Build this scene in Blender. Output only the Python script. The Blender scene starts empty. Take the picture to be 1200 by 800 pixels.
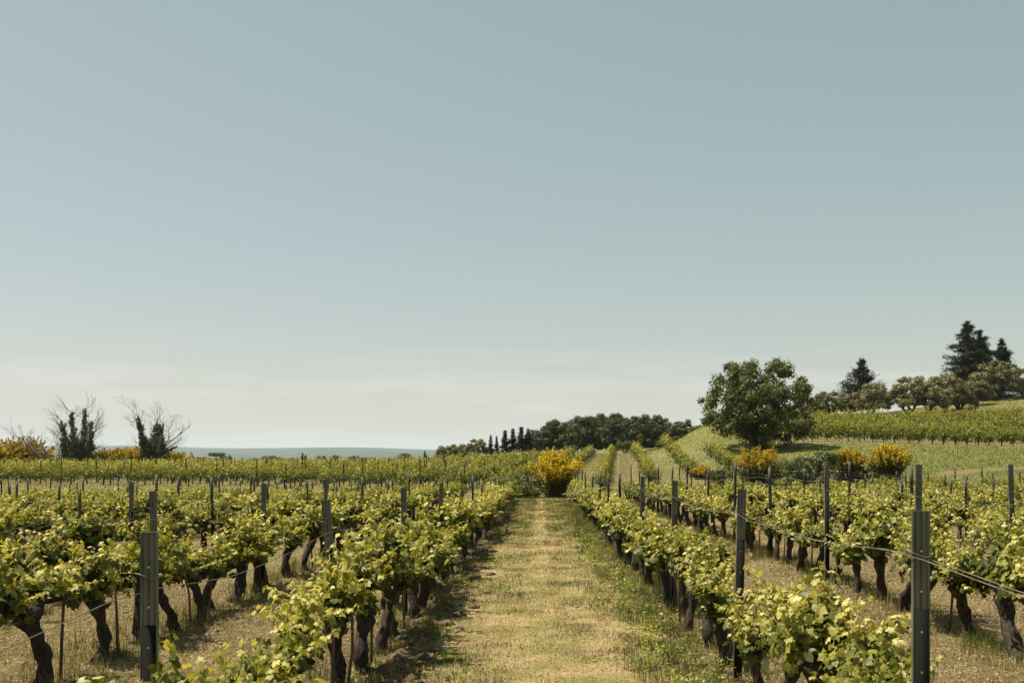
import bpy, math, random, bmesh
import numpy as np
R = math.radians
rng = np.random.default_rng(7)
random.seed(7)
sc = bpy.context.scene
COL = sc.collection

# ------------------------------------------------------------ camera, world, sun, exposure
F = 1167.0          # focal length in photo pixels (1200 wide)
HZ = 536.0          # eye-level row
E = 1.6             # eye height
cam_d = bpy.data.cameras.new('camera'); cam = bpy.data.objects.new('camera', cam_d); COL.objects.link(cam)
cam_d.sensor_width = 36; cam_d.lens = 36*F/1200; cam_d.shift_y = (HZ-400)/1200
cam_d.clip_start = 0.1; cam_d.clip_end = 40000
cam.location = (0, 0, E); cam.rotation_euler = (R(90), 0, 0)
cam_d.dof.use_dof = True; cam_d.dof.focus_distance = 9.0; cam_d.dof.aperture_fstop = 8.0
sc.camera = cam

SUN_EL, SUN_AZ = 64.0, -72.0       # azimuth from +Y towards +X
w = bpy.data.worlds.new('World'); sc.world = w; w.use_nodes = True
nt = w.node_tree; nt.nodes.clear()
def wn(t, **k):
    n = nt.nodes.new(t)
    for a, b in k.items(): setattr(n, a, b)
    return n
sky = wn('ShaderNodeTexSky', sky_type='NISHITA', sun_disc=False, sun_elevation=R(SUN_EL), sun_rotation=R(SUN_AZ % 360), air_density=1.0, dust_density=0.7, ozone_density=1.0)
sepc = wn('ShaderNodeSeparateColor'); comc = wn('ShaderNodeCombineColor')
for i_, (g_, a_) in enumerate(((.60, 2.21), (.475, 2.54), (.66, 1.60))):   # pale, low-contrast film colour of this sky
    pw = wn('ShaderNodeMath', operation='POWER'); pw.inputs[1].default_value = g_; ml = wn('ShaderNodeMath', operation='MULTIPLY'); ml.inputs[1].default_value = a_
    nt.links.new(sepc.outputs[i_], pw.inputs[0]); nt.links.new(pw.outputs[0], ml.inputs[0]); nt.links.new(ml.outputs[0], comc.inputs[i_])
hz = wn('ShaderNodeMapRange'); hz.inputs[1].default_value = 0.10; hz.inputs[2].default_value = 0.0; hz.interpolation_type = 'SMOOTHSTEP'
hm = wn('ShaderNodeMix', data_type='RGBA'); hm.inputs[7].default_value = (6.15, 6.18, 5.80, 1)
bg = wn('ShaderNodeBackground'); bg.inputs['Strength'].default_value = 0.0560
out = wn('ShaderNodeOutputWorld')
# thin high cloud wisps low over the horizon
tc = wn('ShaderNodeTexCoord'); mp = wn('ShaderNodeMapping'); mp.inputs['Scale'].default_value = (3.0, 3.0, 26.0)
nz = wn('ShaderNodeTexNoise'); nz.inputs['Scale'].default_value = 2.2; nz.inputs['Detail'].default_value = 7; nz.inputs['Distortion'].default_value = 0.6
rmp = wn('ShaderNodeValToRGB'); rmp.color_ramp.elements[0].position = 0.47; rmp.color_ramp.elements[1].position = 0.70
rmp.color_ramp.elements[1].color = (0.9, 0.9, 0.9, 1)
sep = wn('ShaderNodeSeparateXYZ'); band = wn('ShaderNodeMapRange'); band.inputs[1].default_value = 0.12; band.inputs[2].default_value = 0.07
mul = wn('ShaderNodeMath', operation='MULTIPLY'); mul2 = wn('ShaderNodeMath', operation='MULTIPLY'); mul2.inputs[1].default_value = 0.55
cm = wn('ShaderNodeMix', data_type='RGBA'); cm.inputs[7].default_value = (7.1, 7.1, 6.7, 1)
L = nt.links.new
L(tc.outputs['Generated'], mp.inputs[0]); L(mp.outputs[0], nz.inputs[0]); L(nz.outputs[0], rmp.inputs[0])
L(tc.outputs['Generated'], sep.inputs[0]); L(sep.outputs['Z'], band.inputs[0])
L(rmp.outputs[0], mul.inputs[0]); L(band.outputs[0], mul.inputs[1]); L(mul.outputs[0], mul2.inputs[0]); L(mul2.outputs[0], cm.inputs[0])
L(sky.outputs[0], sepc.inputs[0]); L(sep.outputs['Z'], hz.inputs[0]); L(hz.outputs[0], hm.inputs[0]); L(comc.outputs[0], hm.inputs[6]); L(hm.outputs[2], cm.inputs[6]); L(cm.outputs[2], bg.inputs[0]); L(bg.outputs[0], out.inputs[0])

sd = bpy.data.lights.new('sun', 'SUN'); sd.energy = 5.0; sd.angle = R(0.5); sd.color = (1.0, 0.90, 0.70)
sun = bpy.data.objects.new('sun', sd); COL.objects.link(sun); sun.location = (-60, 40, 80)
sun.rotation_euler = (R(90-SUN_EL), 0, R(180-SUN_AZ) + math.pi*0)
import mathutils
_d = mathutils.Vector((math.sin(R(SUN_AZ))*math.cos(R(SUN_EL)), math.cos(R(SUN_AZ))*math.cos(R(SUN_EL)), math.sin(R(SUN_EL))))
sun.rotation_euler = _d.to_track_quat('Z', 'Y').to_euler()

vs = sc.view_settings; vs.view_transform = 'Standard'; vs.look = 'None'; vs.gamma = 1.0; vs.use_curve_mapping = False; vs.exposure = 0.93
sc.render.engine = 'CYCLES'
sc.cycles.max_bounces = 8; sc.cycles.diffuse_bounces = 3; sc.cycles.transmission_bounces = 4; sc.cycles.volume_bounces = 1
sc.cycles.use_denoising = True; sc.cycles.caustics_reflective = False; sc.cycles.caustics_refractive = False

# ------------------------------------------------------------ helpers
def tag(o, label=None, cat=None, group=None, kind=None):
    if label: o['label'] = label
    if cat: o['category'] = cat
    if group: o['group'] = group
    if kind: o['kind'] = kind
    return o
def empty(name, loc, rz=0.0, scale=1.0):
    o = bpy.data.objects.new(name, None); COL.objects.link(o); o.location = loc; o.rotation_euler = (0, 0, rz)
    o.scale = (scale,)*3; o.empty_display_size = 0.2
    return o
class Buf:
    def __init__(s): s.V = []; s.Fs = []; s.n = 0
    def add(s, V, Fc, mat=0, tint=0.5):
        V = np.asarray(V, dtype=np.float32).reshape(-1, 3); Fc = np.asarray(Fc, dtype=np.int64)
        t = np.full(len(Fc), tint, dtype=np.float32) if np.isscalar(tint) else np.asarray(tint, dtype=np.float32)
        s.V.append(V); s.Fs.append((Fc + s.n, mat, t)); s.n += len(V)
    def box(s, c, d, mat=0, tint=0.5):
        x, y, z = d[0]/2, d[1]/2, d[2]/2
        V = np.array([[-x,-y,-z],[x,-y,-z],[x,y,-z],[-x,y,-z],[-x,-y,z],[x,-y,z],[x,y,z],[-x,y,z]]) + np.array(c)
        s.add(V, [[3,2,1,0],[4,5,6,7],[0,1,5,4],[1,2,6,5],[2,3,7,6],[3,0,4,7]], mat, tint)
    def mesh(s, name, mats, smooth=False):
        me = bpy.data.meshes.new(name)
        V = np.concatenate(s.V); me.vertices.add(len(V)); me.vertices.foreach_set('co', V.ravel())
        loops = np.concatenate([f.ravel() for f, _, _ in s.Fs]).astype(np.int32)
        cnt = np.concatenate([np.full(len(f), f.shape[1], dtype=np.int32) for f, _, _ in s.Fs])
        st = np.concatenate([[0], np.cumsum(cnt)[:-1]]).astype(np.int32)
        me.loops.add(len(loops)); me.loops.foreach_set('vertex_index', loops)
        me.polygons.add(len(cnt)); me.polygons.foreach_set('loop_start', st)
        try: me.polygons.foreach_set('loop_total', cnt)
        except Exception: pass
        mi = np.concatenate([np.full(len(f), m, dtype=np.int32) for f, m, _ in s.Fs]); me.polygons.foreach_set('material_index', mi)
        me.update(calc_edges=True)
        at = me.attributes.new('tint', 'FLOAT', 'FACE'); at.data.foreach_set('value', np.concatenate([t for _, _, t in s.Fs]))
        if smooth: me.polygons.foreach_set('use_smooth', np.ones(len(cnt), dtype=bool))
        for m in mats: me.materials.append(m)
        return me
    def build(s, name, mats, parent=None, smooth=False):
        if not isinstance(mats, (list, tuple)): mats = [mats]
        o = bpy.data.objects.new(name, s.mesh(name, mats, smooth)); COL.objects.link(o)
        if parent is not None: o.parent = parent
        return o
def link(name, me, parent=None):
    o = bpy.data.objects.new(name, me); COL.objects.link(o)
    if parent is not None: o.parent = parent
    return o

def tube(b, pts, rad, seg=7, mat=0, tint=0.5, rough=0.0, rg=None, cap=True):
    pts = np.asarray(pts, float); n = len(pts); rad = np.broadcast_to(np.asarray(rad, float), (n,))
    T = np.gradient(pts, axis=0); T /= np.linalg.norm(T, axis=1)[:, None] + 1e-9
    a = np.array([0, 0, 1.0]) if abs(T[0][2]) < 0.9 else np.array([1.0, 0, 0])
    U = np.zeros_like(pts); u = np.cross(T[0], a); u /= np.linalg.norm(u)
    for i in range(n):
        u = u - T[i]*np.dot(u, T[i]); u /= np.linalg.norm(u) + 1e-9; U[i] = u
    W = np.cross(T, U); th = np.linspace(0, 2*np.pi, seg, endpoint=False)
    rr = rad[:, None]*np.ones((1, seg))
    if rough > 0: rr = rr*(1 + rough*(rg or rng).standard_normal((n, seg)))
    V = pts[:, None, :] + rr[..., None]*(np.cos(th)[None, :, None]*U[:, None, :] + np.sin(th)[None, :, None]*W[:, None, :])
    i, j = np.meshgrid(np.arange(n-1), np.arange(seg), indexing='ij'); j2 = (j+1) % seg
    Fq = np.stack([i*seg+j, i*seg+j2, (i+1)*seg+j2, (i+1)*seg+j], -1).reshape(-1, 4)
    b.add(V.reshape(-1, 3), Fq, mat, tint)
    if cap:
        base = b.n - n*seg; 
        Vc = np.array([pts[-1] + T[-1]*rad[-1]*0.5, pts[0]-T[0]*rad[0]*0.3]); tf = np.array([[(n-1)*seg+k - n*seg, (n-1)*seg+(k+1) % seg - n*seg, 0] for k in range(seg)] + [[(k+1) % seg - n*seg, k - n*seg, 1] for k in range(seg)])
        b.add(Vc, tf, mat, tint)
def curve_pts(p0, d0, length, n, rg, wob=0.15, pull=(0, 0, 0)):
    p = np.array(p0, float); d = np.array(d0, float); d /= np.linalg.norm(d); P = [p.copy()]; st = length/(n-1)
    for _ in range(n-1):
        d = d + rg.normal(0, wob, 3) + np.array(pull)*st; d /= np.linalg.norm(d); p = p + d*st; P.append(p.copy())
    return np.array(P)

def norm(a): return a/(np.linalg.norm(a, axis=-1, keepdims=True)+1e-9)
def place(b, tmplV, tmplF, C, N, D, S, mat=0, tint=0.5):
    """scatter a small template: C centre, N normal, D length direction, S size"""
    N = norm(N); D = norm(D - N*np.sum(D*N, -1, keepdims=True)); X = np.cross(D, N); S = np.asarray(S).reshape(-1, 1, 1)
    V = C[:, None, :] + S*(tmplV[None, :, 0:1]*X[:, None, :] + tmplV[None, :, 1:2]*D[:, None, :] + tmplV[None, :, 2:3]*N[:, None, :])
    m = len(tmplV); k = len(C)
    Fc = (tmplF[None] + (np.arange(k)*m)[:, None, None]).reshape(-1, tmplF.shape[1])
    t = np.repeat(np.broadcast_to(np.asarray(tint, float), (k,)), len(tmplF))
    b.add(V.reshape(-1, 3), Fc, mat, t)
# leaf templates -------------------------------------------------
def vine_leaf():
    pol = [(-160,.30),(-128,.52),(-100,.40),(-68,.58),(-45,.36),(-22,.50),(0,.66),(22,.50),(45,.36),(68,.58),(100,.40),(128,.52),(160,.30)]
    P = [(0, 0, 0)]; 
    for a, r in pol:
        t = R(a); x, y = math.sin(t)*r, math.cos(t)*r
        P.append((x, y, -0.55*abs(x)**1.5*0.9 - 0.35*max(y, 0)**2 + 0.06*math.sin(5*t)))
    V = np.array(P) + np.array([0, .18, 0]); Fc = np.array([[0, i+1, i] for i in range(1, len(pol))])
    return V, Fc
LEAF_HI = vine_leaf()
LEAF_MID = (np.array([[0,-.1,0],[-.5,.05,-.14],[-.42,.5,-.12],[0,.75,-.12],[.42,.5,-.12],[.5,.05,-.14],[0,.3,.04]]),
            np.array([[6,0,5],[6,5,4],[6,4,3],[6,3,2],[6,2,1],[6,1,0]]))
LEAF_LO = (np.array([[0,-.35,0],[-.42,.1,-.1],[0,.6,0],[.42,.1,-.1]]), np.array([[0,3,2],[0,2,1]]))
LEAF_TRI = (np.array([[-.4,-.3,0],[.4,-.2,0],[0,.6,0]]), np.array([[0,1,2]]))
NEEDLE = (np.array([[-.16,0,0],[.16,0,0],[0,1,0]]), np.array([[0,1,2]]))

# ------------------------------------------------------------ materials
def mat(name):
    m = bpy.data.materials.new(name); m.use_nodes = True; t = m.node_tree; t.nodes.clear()
    return m, t, t.links.new
def N(t, ty, **k):
    n = t.nodes.new(ty)
    for a, b in k.items(): setattr(n, a, b)
    return n
def ramp(t, stops):
    r = N(t, 'ShaderNodeValToRGB'); e = r.color_ramp.elements
    while len(e) < len(stops): e.new(0.5)
    for i, (p, c) in enumerate(stops): e[i].position = p; e[i].color = (*c, 1)
    return r
def leaf_mat(name, stops, transl=0.4, rough=0.5, spec=0.35, tr_gain=(1.25, 1.15, 0.5), nscale=9.0):
    m, t, l = mat(name)
    at = N(t, 'ShaderNodeAttribute', attribute_name='tint'); rp = ramp(t, stops)
    oi = N(t, 'ShaderNodeObjectInfo'); ad = N(t, 'ShaderNodeMath', operation='MULTIPLY_ADD'); ad.inputs[1].default_value = 0.24; ad.inputs[2].default_value = -0.12
    s2 = N(t, 'ShaderNodeMath', operation='ADD'); l(oi.outputs['Random'], ad.inputs[0]); l(ad.outputs[0], s2.inputs[0]); l(at.outputs['Fac'], s2.inputs[1]); l(s2.outputs[0], rp.inputs[0])
    co = N(t, 'ShaderNodeTexCoord'); nz = N(t, 'ShaderNodeTexNoise'); nz.inputs['Scale'].default_value = nscale; nz.inputs['Detail'].default_value = 3
    l(co.outputs['Object'], nz.inputs[0]); mr = N(t, 'ShaderNodeMapRange'); mr.inputs[3].default_value = 0.72; mr.inputs[4].default_value = 1.28; l(nz.outputs[0], mr.inputs[0])
    vm = N(t, 'ShaderNodeVectorMath', operation='SCALE'); l(rp.outputs[0], vm.inputs[0]); l(mr.outputs[0], vm.inputs['Scale'])
    p = N(t, 'ShaderNodeBsdfPrincipled'); p.inputs['Roughness'].default_value = rough; p.inputs['Specular IOR Level'].default_value = spec
    l(vm.outputs[0], p.inputs['Base Color'])
    tg = N(t, 'ShaderNodeVectorMath', operation='MULTIPLY'); tg.inputs[1].default_value = tr_gain; l(vm.outputs[0], tg.inputs[0])
    tr = N(t, 'ShaderNodeBsdfTranslucent'); l(tg.outputs[0], tr.inputs[0])
    mx = N(t, 'ShaderNodeMixShader'); mx.inputs[0].default_value = transl; l(p.outputs[0], mx.inputs[1]); l(tr.outputs[0], mx.inputs[2])
    o = N(t, 'ShaderNodeOutputMaterial'); l(mx.outputs[0], o.inputs[0]); return m
def bark_mat(name, c1, c2, scale=18, rough=0.9, bump=0.6, stretch=(1, 1, 0.25)):
    m, t, l = mat(name); co = N(t, 'ShaderNodeTexCoord'); mp = N(t, 'ShaderNodeMapping'); mp.inputs['Scale'].default_value = stretch
    nz = N(t, 'ShaderNodeTexNoise'); nz.inputs['Scale'].default_value = scale; nz.inputs['Detail'].default_value = 8; nz.inputs['Roughness'].default_value = 0.7
    l(co.outputs['Object'], mp.inputs[0]); l(mp.outputs[0], nz.inputs[0]); rp = ramp(t, [(0.35, c1), (0.68, c2)]); l(nz.outputs[0], rp.inputs[0])
    p = N(t, 'ShaderNodeBsdfPrincipled'); p.inputs['Roughness'].default_value = rough; p.inputs['Specular IOR Level'].default_value = 0.2; l(rp.outputs[0], p.inputs['Base Color'])
    bp = N(t, 'ShaderNodeBump'); bp.inputs['Strength'].default_value = bump; bp.inputs['Distance'].default_value = 0.02; l(nz.outputs[0], bp.inputs['Height']); l(bp.outputs[0], p.inputs['Normal'])
    o = N(t, 'ShaderNodeOutputMaterial'); l(p.outputs[0], o.inputs[0]); return m
def metal_mat(name, c1, c2, metallic=0.5, rough=0.5, scale=14):
    m, t, l = mat(name); co = N(t, 'ShaderNodeTexCoord'); mp = N(t, 'ShaderNodeMapping'); mp.inputs['Scale'].default_value = (1, 1, 0.15)
    nz = N(t, 'ShaderNodeTexNoise'); nz.inputs['Scale'].default_value = scale; nz.inputs['Detail'].default_value = 6
    l(co.outputs['Object'], mp.inputs[0]); l(mp.outputs[0], nz.inputs[0]); rp = ramp(t, [(0.35, c1), (0.65, c2)]); l(nz.outputs[0], rp.inputs[0])
    p = N(t, 'ShaderNodeBsdfPrincipled'); p.inputs['Metallic'].default_value = metallic; p.inputs['Specular IOR Level'].default_value = .5 if rough < .85 else .08; p.inputs['Roughness'].default_value = rough; l(rp.outputs[0], p.inputs['Base Color'])
    o = N(t, 'ShaderNodeOutputMaterial'); l(p.outputs[0], o.inputs[0]); return m

M = {}
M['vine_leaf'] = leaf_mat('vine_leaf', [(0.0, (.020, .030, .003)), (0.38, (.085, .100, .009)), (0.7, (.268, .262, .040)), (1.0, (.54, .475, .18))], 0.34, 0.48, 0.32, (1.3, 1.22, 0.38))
M['shoot'] = leaf_mat('shoot', [(0, (.16, .19, .05)), (1, (.26, .22, .09))], 0.1)
M['vine_bark'] = bark_mat('vine_bark', (.012, .009, .007), (.085, .064, .048), 42, bump=1.0)
M['bark'] = bark_mat('bark', (.045, .034, .025), (.13, .10, .075), 6)
M['grey_bark'] = bark_mat('grey_bark', (.10, .08, .065), (.26, .22, .18), 5)
M['stake_wood'] = bark_mat('stake_wood', (.07, .045, .032), (.17, .12, .085), 20)
M['zinc'] = metal_mat('zinc', (.055, .054, .040), (.20, .20, .155), 0.35, 0.6)
M['zinc_backlit'] = metal_mat('zinc_backlit', (.035, .036, .030), (.075, .076, .063), 0.2, 0.7)  # darker copy of the zinc, backlit look of deeper rows put into its colour
M['near_black'] = metal_mat('near_black', (.006, .007, .006), (.013, .014, .012), 0.0, 0.9)  # plain near-black for the lower post faces and the far posts
M['rivet'] = metal_mat('rivet', (.5, .5, .48), (.6, .6, .57), 0.6, 0.4)
M['wire'] = metal_mat('wire', (.10, .08, .055), (.20, .17, .125), 0.2, 0.6)
M['grass'] = leaf_mat('grass', [(0.0, (.060, .085, .016)), (0.35, (.125, .140, .034)), (0.6, (.26, .21, .088)), (1.0, (.45, .35, .19))], 0.3, 0.6, 0.25, (1.1, 1.05, 0.6), 1.3)
M['tree_leaf'] = leaf_mat('tree_leaf', [(0, (.024, .034, .008)), (0.6, (.082, .098, .022)), (1, (.18, .19, .05))], 0.25, 0.5, 0.3, (1.2, 1.15, .5), 0.6)
M['olive_leaf'] = leaf_mat('olive_leaf', [(0, (.062, .062, .024)), (0.6, (.158, .152, .058)), (1, (.28, .265, .12))], 0.2, 0.5, 0.3, (1.1, 1.1, .7), 0.5)
M['pine_leaf'] = leaf_mat('pine_leaf', [(0, (.020, .028, .010)), (0.6, (.070, .084, .024)), (1, (.15, .155, .05))], 0.12, 0.6, 0.2, (1.1, 1.1, .6), 0.35)
M['fir_leaf'] = leaf_mat('fir_leaf', [(0, (.010, .018, .010)), (0.6, (.026, .038, .017)), (1, (.055, .068, .028))], 0.08, 0.6, 0.2, (1.1, 1.1, .6), 0.5)
M['ivy_leaf'] = leaf_mat('ivy_leaf', [(0, (.014, .026, .006)), (0.6, (.040, .060, .012)), (1, (.11, .125, .028))], 0.12, 0.45, 0.4, (1.1, 1.1, .6), 0.8)
M['broom_flower'] = leaf_mat('broom_flower', [(0, (.28, .185, .008)), (0.5, (.54, .39, .015)), (1, (.72, .56, .04))], 0.25, 0.6, 0.2, (1.1, 1.0, .5), 3)
M['broom_stem'] = leaf_mat('broom_stem', [(0, (.020, .028, .010)), (0.6, (.050, .060, .020)), (1, (.10, .11, .035))], 0.1, 0.6, 0.2, nscale=3)
M['weed'] = leaf_mat('weed', [(0, (.07, .11, .02)), (0.6, (.16, .20, .035)), (1, (.34, .33, .05))], 0.35, 0.5, 0.3, nscale=5)
M['litter'] = leaf_mat('litter', [(0, (.09, .055, .035)), (.6, (.21, .15, .09)), (1, (.38, .30, .19))], .1, .8, .1)
M['clod'] = bark_mat('clod', (.045, .030, .020), (.17, .115, .078), 12, stretch=(1, 1, 1))

def ground_mat(name, field):
    m, t, l = mat(name); co = N(t, 'ShaderNodeTexCoord')
    def noise(s, d=6, r=0.6, mp=None):
        n = N(t, 'ShaderNodeTexNoise'); n.inputs['Scale'].default_value = s; n.inputs['Detail'].default_value = d; n.inputs['Roughness'].default_value = r
        if mp:
            q = N(t, 'ShaderNodeMapping'); q.inputs['Scale'].default_value = mp; l(co.outputs['Object'], q.inputs[0]); l(q.outputs[0], n.inputs[0])
        else: l(co.outputs['Object'], n.inputs[0])
        return n
    n1 = noise(0.8); n2 = noise(9, 8, 0.75); n3 = noise(45, 6, 0.8)
    earth = ramp(t, [(0.30, (.050, .037, .022)), (0.5, (.150, .113, .066)), (0.72, (.31, .235, .14))]); l(n2.outputs[0], earth.inputs[0])
    straw = ramp(t, [(0.30, (.15, .115, .05)), (0.5, (.29, .225, .11)), (0.72, (.43, .345, .20))]); l(n3.outputs[0], straw.inputs[0])
    green = ramp(t, [(0.30, (.060, .080, .020)), (0.5, (.125, .140, .036)), (0.75, (.22, .22, .075))]); l(n2.outputs[0], green.inputs[0])
    mixA = N(t, 'ShaderNodeMix', data_type='RGBA'); th = N(t, 'ShaderNodeMapRange'); th.inputs[1].default_value = 0.44; th.inputs[2].default_value = 0.70
    l(n1.outputs[0], th.inputs[0]); l(th.outputs[0], mixA.inputs[0]); l(earth.outputs[0], mixA.inputs[6]); l(straw.outputs[0], mixA.inputs[7])
    ab = N(t, 'ShaderNodeAttribute', attribute_name='bare'); mixB = N(t, 'ShaderNodeMix', data_type='RGBA'); l(ab.outputs['Fac'], mixB.inputs[0]); l(mixA.outputs[2], mixB.inputs[6]); l(earth.outputs[0], mixB.inputs[7])
    ag = N(t, 'ShaderNodeAttribute', attribute_name='green'); am = N(t, 'ShaderNodeMath', operation='MULTIPLY_ADD', use_clamp=True)
    n4 = noise(1.7, 7, 0.7); g2 = N(t, 'ShaderNodeMapRange'); g2.inputs[1].default_value = 0.40; g2.inputs[2].default_value = 0.62; g2.inputs[3].default_value = -0.35; g2.inputs[4].default_value = 0.35; l(n4.outputs[0], g2.inputs[0])
    am.inputs[1].default_value = 1.0; l(ag.outputs['Fac'], am.inputs[0]); l(g2.outputs[0], am.inputs[2])
    mixC = N(t, 'ShaderNodeMix', data_type='RGBA'); l(am.outputs[0], mixC.inputs[0]); l(mixB.outputs[2], mixC.inputs[6]); l(green.outputs[0], mixC.inputs[7])
    # far woodland and fields patches (by real distance on the ground)
    aw = N(t, 'ShaderNodeAttribute', attribute_name='wood'); n5 = noise(0.0016, 9, 0.65, (1, 0.6, 1)); wr = ramp(t, [(0.42, (.014, .024, .014)), (0.58, (.030, .042, .022)), (0.68, (.075, .080, .045)), (0.78, (.20, .18, .12))]); l(n5.outputs[0], wr.inputs[0])
    mixD = N(t, 'ShaderNodeMix', data_type='RGBA'); l(aw.outputs['Fac'], mixD.inputs[0]); l(mixC.outputs[2], mixD.inputs[6]); l(wr.outputs[0], mixD.inputs[7])
    p = N(t, 'ShaderNodeBsdfPrincipled'); p.inputs['Roughness'].default_value = 0.95; p.inputs['Specular IOR Level'].default_value = 0.1; l(mixD.outputs[2], p.inputs['Base Color'])
    ad = N(t, 'ShaderNodeMath', operation='MULTIPLY_ADD'); ad.inputs[1].default_value = 2.0; l(n2.outputs[0], ad.inputs[0]); l(n3.outputs[0], ad.inputs[2])
    bp = N(t, 'ShaderNodeBump'); bp.inputs['Strength'].default_value = 0.9; bp.inputs['Distance'].default_value = 0.035; l(ad.outputs[0], bp.inputs['Height']); l(bp.outputs[0], p.inputs['Normal'])
    o = N(t, 'ShaderNodeOutputMaterial'); l(p.outputs[0], o.inputs[0]); return m
M['ground'] = ground_mat('ground', True)

# ------------------------------------------------------------ terrain height field
DR = [0, 20, 42, 55, 70, 85, 97, 115, 140, 155, 175, 200, 250, 400, 600, 1500, 4000, 6000, 9000, 12000]
far = lambda r: [-3, -1.5, -8, -10, -10, r, r*.6]
TB = {
 -600: [0,-.2,-.6,-.4,-.15,-.1,-.1,-.1,-.15,-.6,-1.5,-2.5,-3.5] + far(100),
 0:    [0,-.2,-.6,-.4,-.15,-.1,-.1,-.1,-.15,-.6,-1.5,-2.5,-3.5] + far(104),
 300:  [0,-.2,-.6,-.35,-.1,-.05,0,0,0,-.3,-1.2,-2,-3] + far(100),
 430:  [0,-.18,-.5,-.32,-.1,0,.06,.15,.25,.2,-.2,-.8,-1.8] + far(106),
 500:  [0,-.17,-.45,-.3,-.1,.05,.15,.3,.5,.6,.6,.4,-.5] + far(92),
 600:  [0,-.17,-.38,-.4,-.15,.2,.45,.8,1.2,1.6,2,2.4,2.4] + far(60),
 670:  [0,-.17,-.36,-.35,0,.5,.8,1.3,1.75,2.1,2.7,3.1,3.2] + far(30),
 735:  [0,-.17,-.36,-.3,.16,.75,1.15,1.6,2.2,2.5,3,3.4,3.5] + far(10),
 800:  [0,-.17,-.36,-.1,.6,1.7,2.9,3.3,3.4,3.5,3.6,3.7,3.7] + far(0),
 830:  [0,-.17,-.36,0,.9,2.0,4.5,4.9,4.8,4.7,4.6,4.5,4.5] + far(0),
 865:  [0,-.17,-.36,0,.95,2.1,4.1,4.6,4.7,4.7,4.6,4.5,4.5] + far(0),
 895:  [0,-.17,-.36,.05,.95,2.3,3.3,4.4,5.3,5.3,5.3,5,4.8] + far(0),
 950:  [0,-.17,-.36,0,1.1,2.7,3.8,5.2,7.0,7.7,7.4,6.5,5] + far(0),
 1100: [0,-.17,-.36,.1,1.1,2.4,3.4,5.0,7.4,8.7,11.0,12,12] + far(0),
 1200: [0,-.17,-.34,.55,1.4,2.2,3.2,5.2,7.9,10.0,13.2,14.5,15] + far(0),
 1500: [0,-.17,-.3,.6,1.5,2.4,3.4,5.4,8.2,10.2,13.5,15,15.5] + far(0),
}
PXG = np.arange(-600, 1501, 10.0)
LG = np.linspace(0, math.log(12000/15+1), 520); DG = 15*(np.exp(LG)-1)
cols = sorted(TB); tmp = np.array([np.interp(DG, DR, TB[c]) for c in cols])
Z = np.array([np.interp(PXG, cols, tmp[:, j]) for j in range(len(DG))]).T     # (px, D)
for _ in range(2):
    k = np.ones(5)/5; Zp = np.pad(Z, ((2, 2), (2, 2)), mode='edge')
    Z = np.apply_along_axis(lambda a: np.convolve(a, k, 'valid'), 0, Zp); Z = np.apply_along_axis(lambda a: np.convolve(a, k, 'valid'), 1, Z)
ROWT = 35.0/F       # vineyard rows of the near block run 1.7 degrees to the right
def zt(x, y):
    x = np.asarray(x, float); y = np.asarray(y, float)
    D = np.clip(y, 0, 11990); px = np.clip(600 + F*x/np.maximum(D, 12.0), -600, 1499)
    fi = (px+600)/10; i = np.clip(fi.astype(int), 0, len(PXG)-2); fi = fi-i
    fj = np.log(D/15+1)/LG[1]; j = np.clip(fj.astype(int), 0, len(DG)-2); fj = fj-j
    z = (Z[i, j]*(1-fi)+Z[i+1, j]*fi)*(1-fj) + (Z[i, j+1]*(1-fi)+Z[i+1, j+1]*fi)*fj
    xr = x - ROWT*y; near = np.clip((50-y)/10, 0, 1)
    z = z + near*(-.09*np.exp(-((xr+1.75)/.55)**2) + .015*np.sin(1.7*x+.6*y)*np.sin(.9*y-.8*x))
    z = z + 1.0*np.exp(-((x-20.9)/4.0)**2-((y-101)/8.0)**2)
    z = z + np.clip(y/3000-1.2, 0, 1)*9*np.sin(x/900.0)*np.sin(y/1300.0+1) + np.clip(y/3000-1.2, 0, 1)*5*np.sin(x/310.0+.4)
    return z
def at(px, D): 
    x = (px-600)/F*D; return float(x), float(D), float(zt(x, D))
def proj(x, y, z): return 600+F*x/y, HZ-(z-E)*F/y

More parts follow.
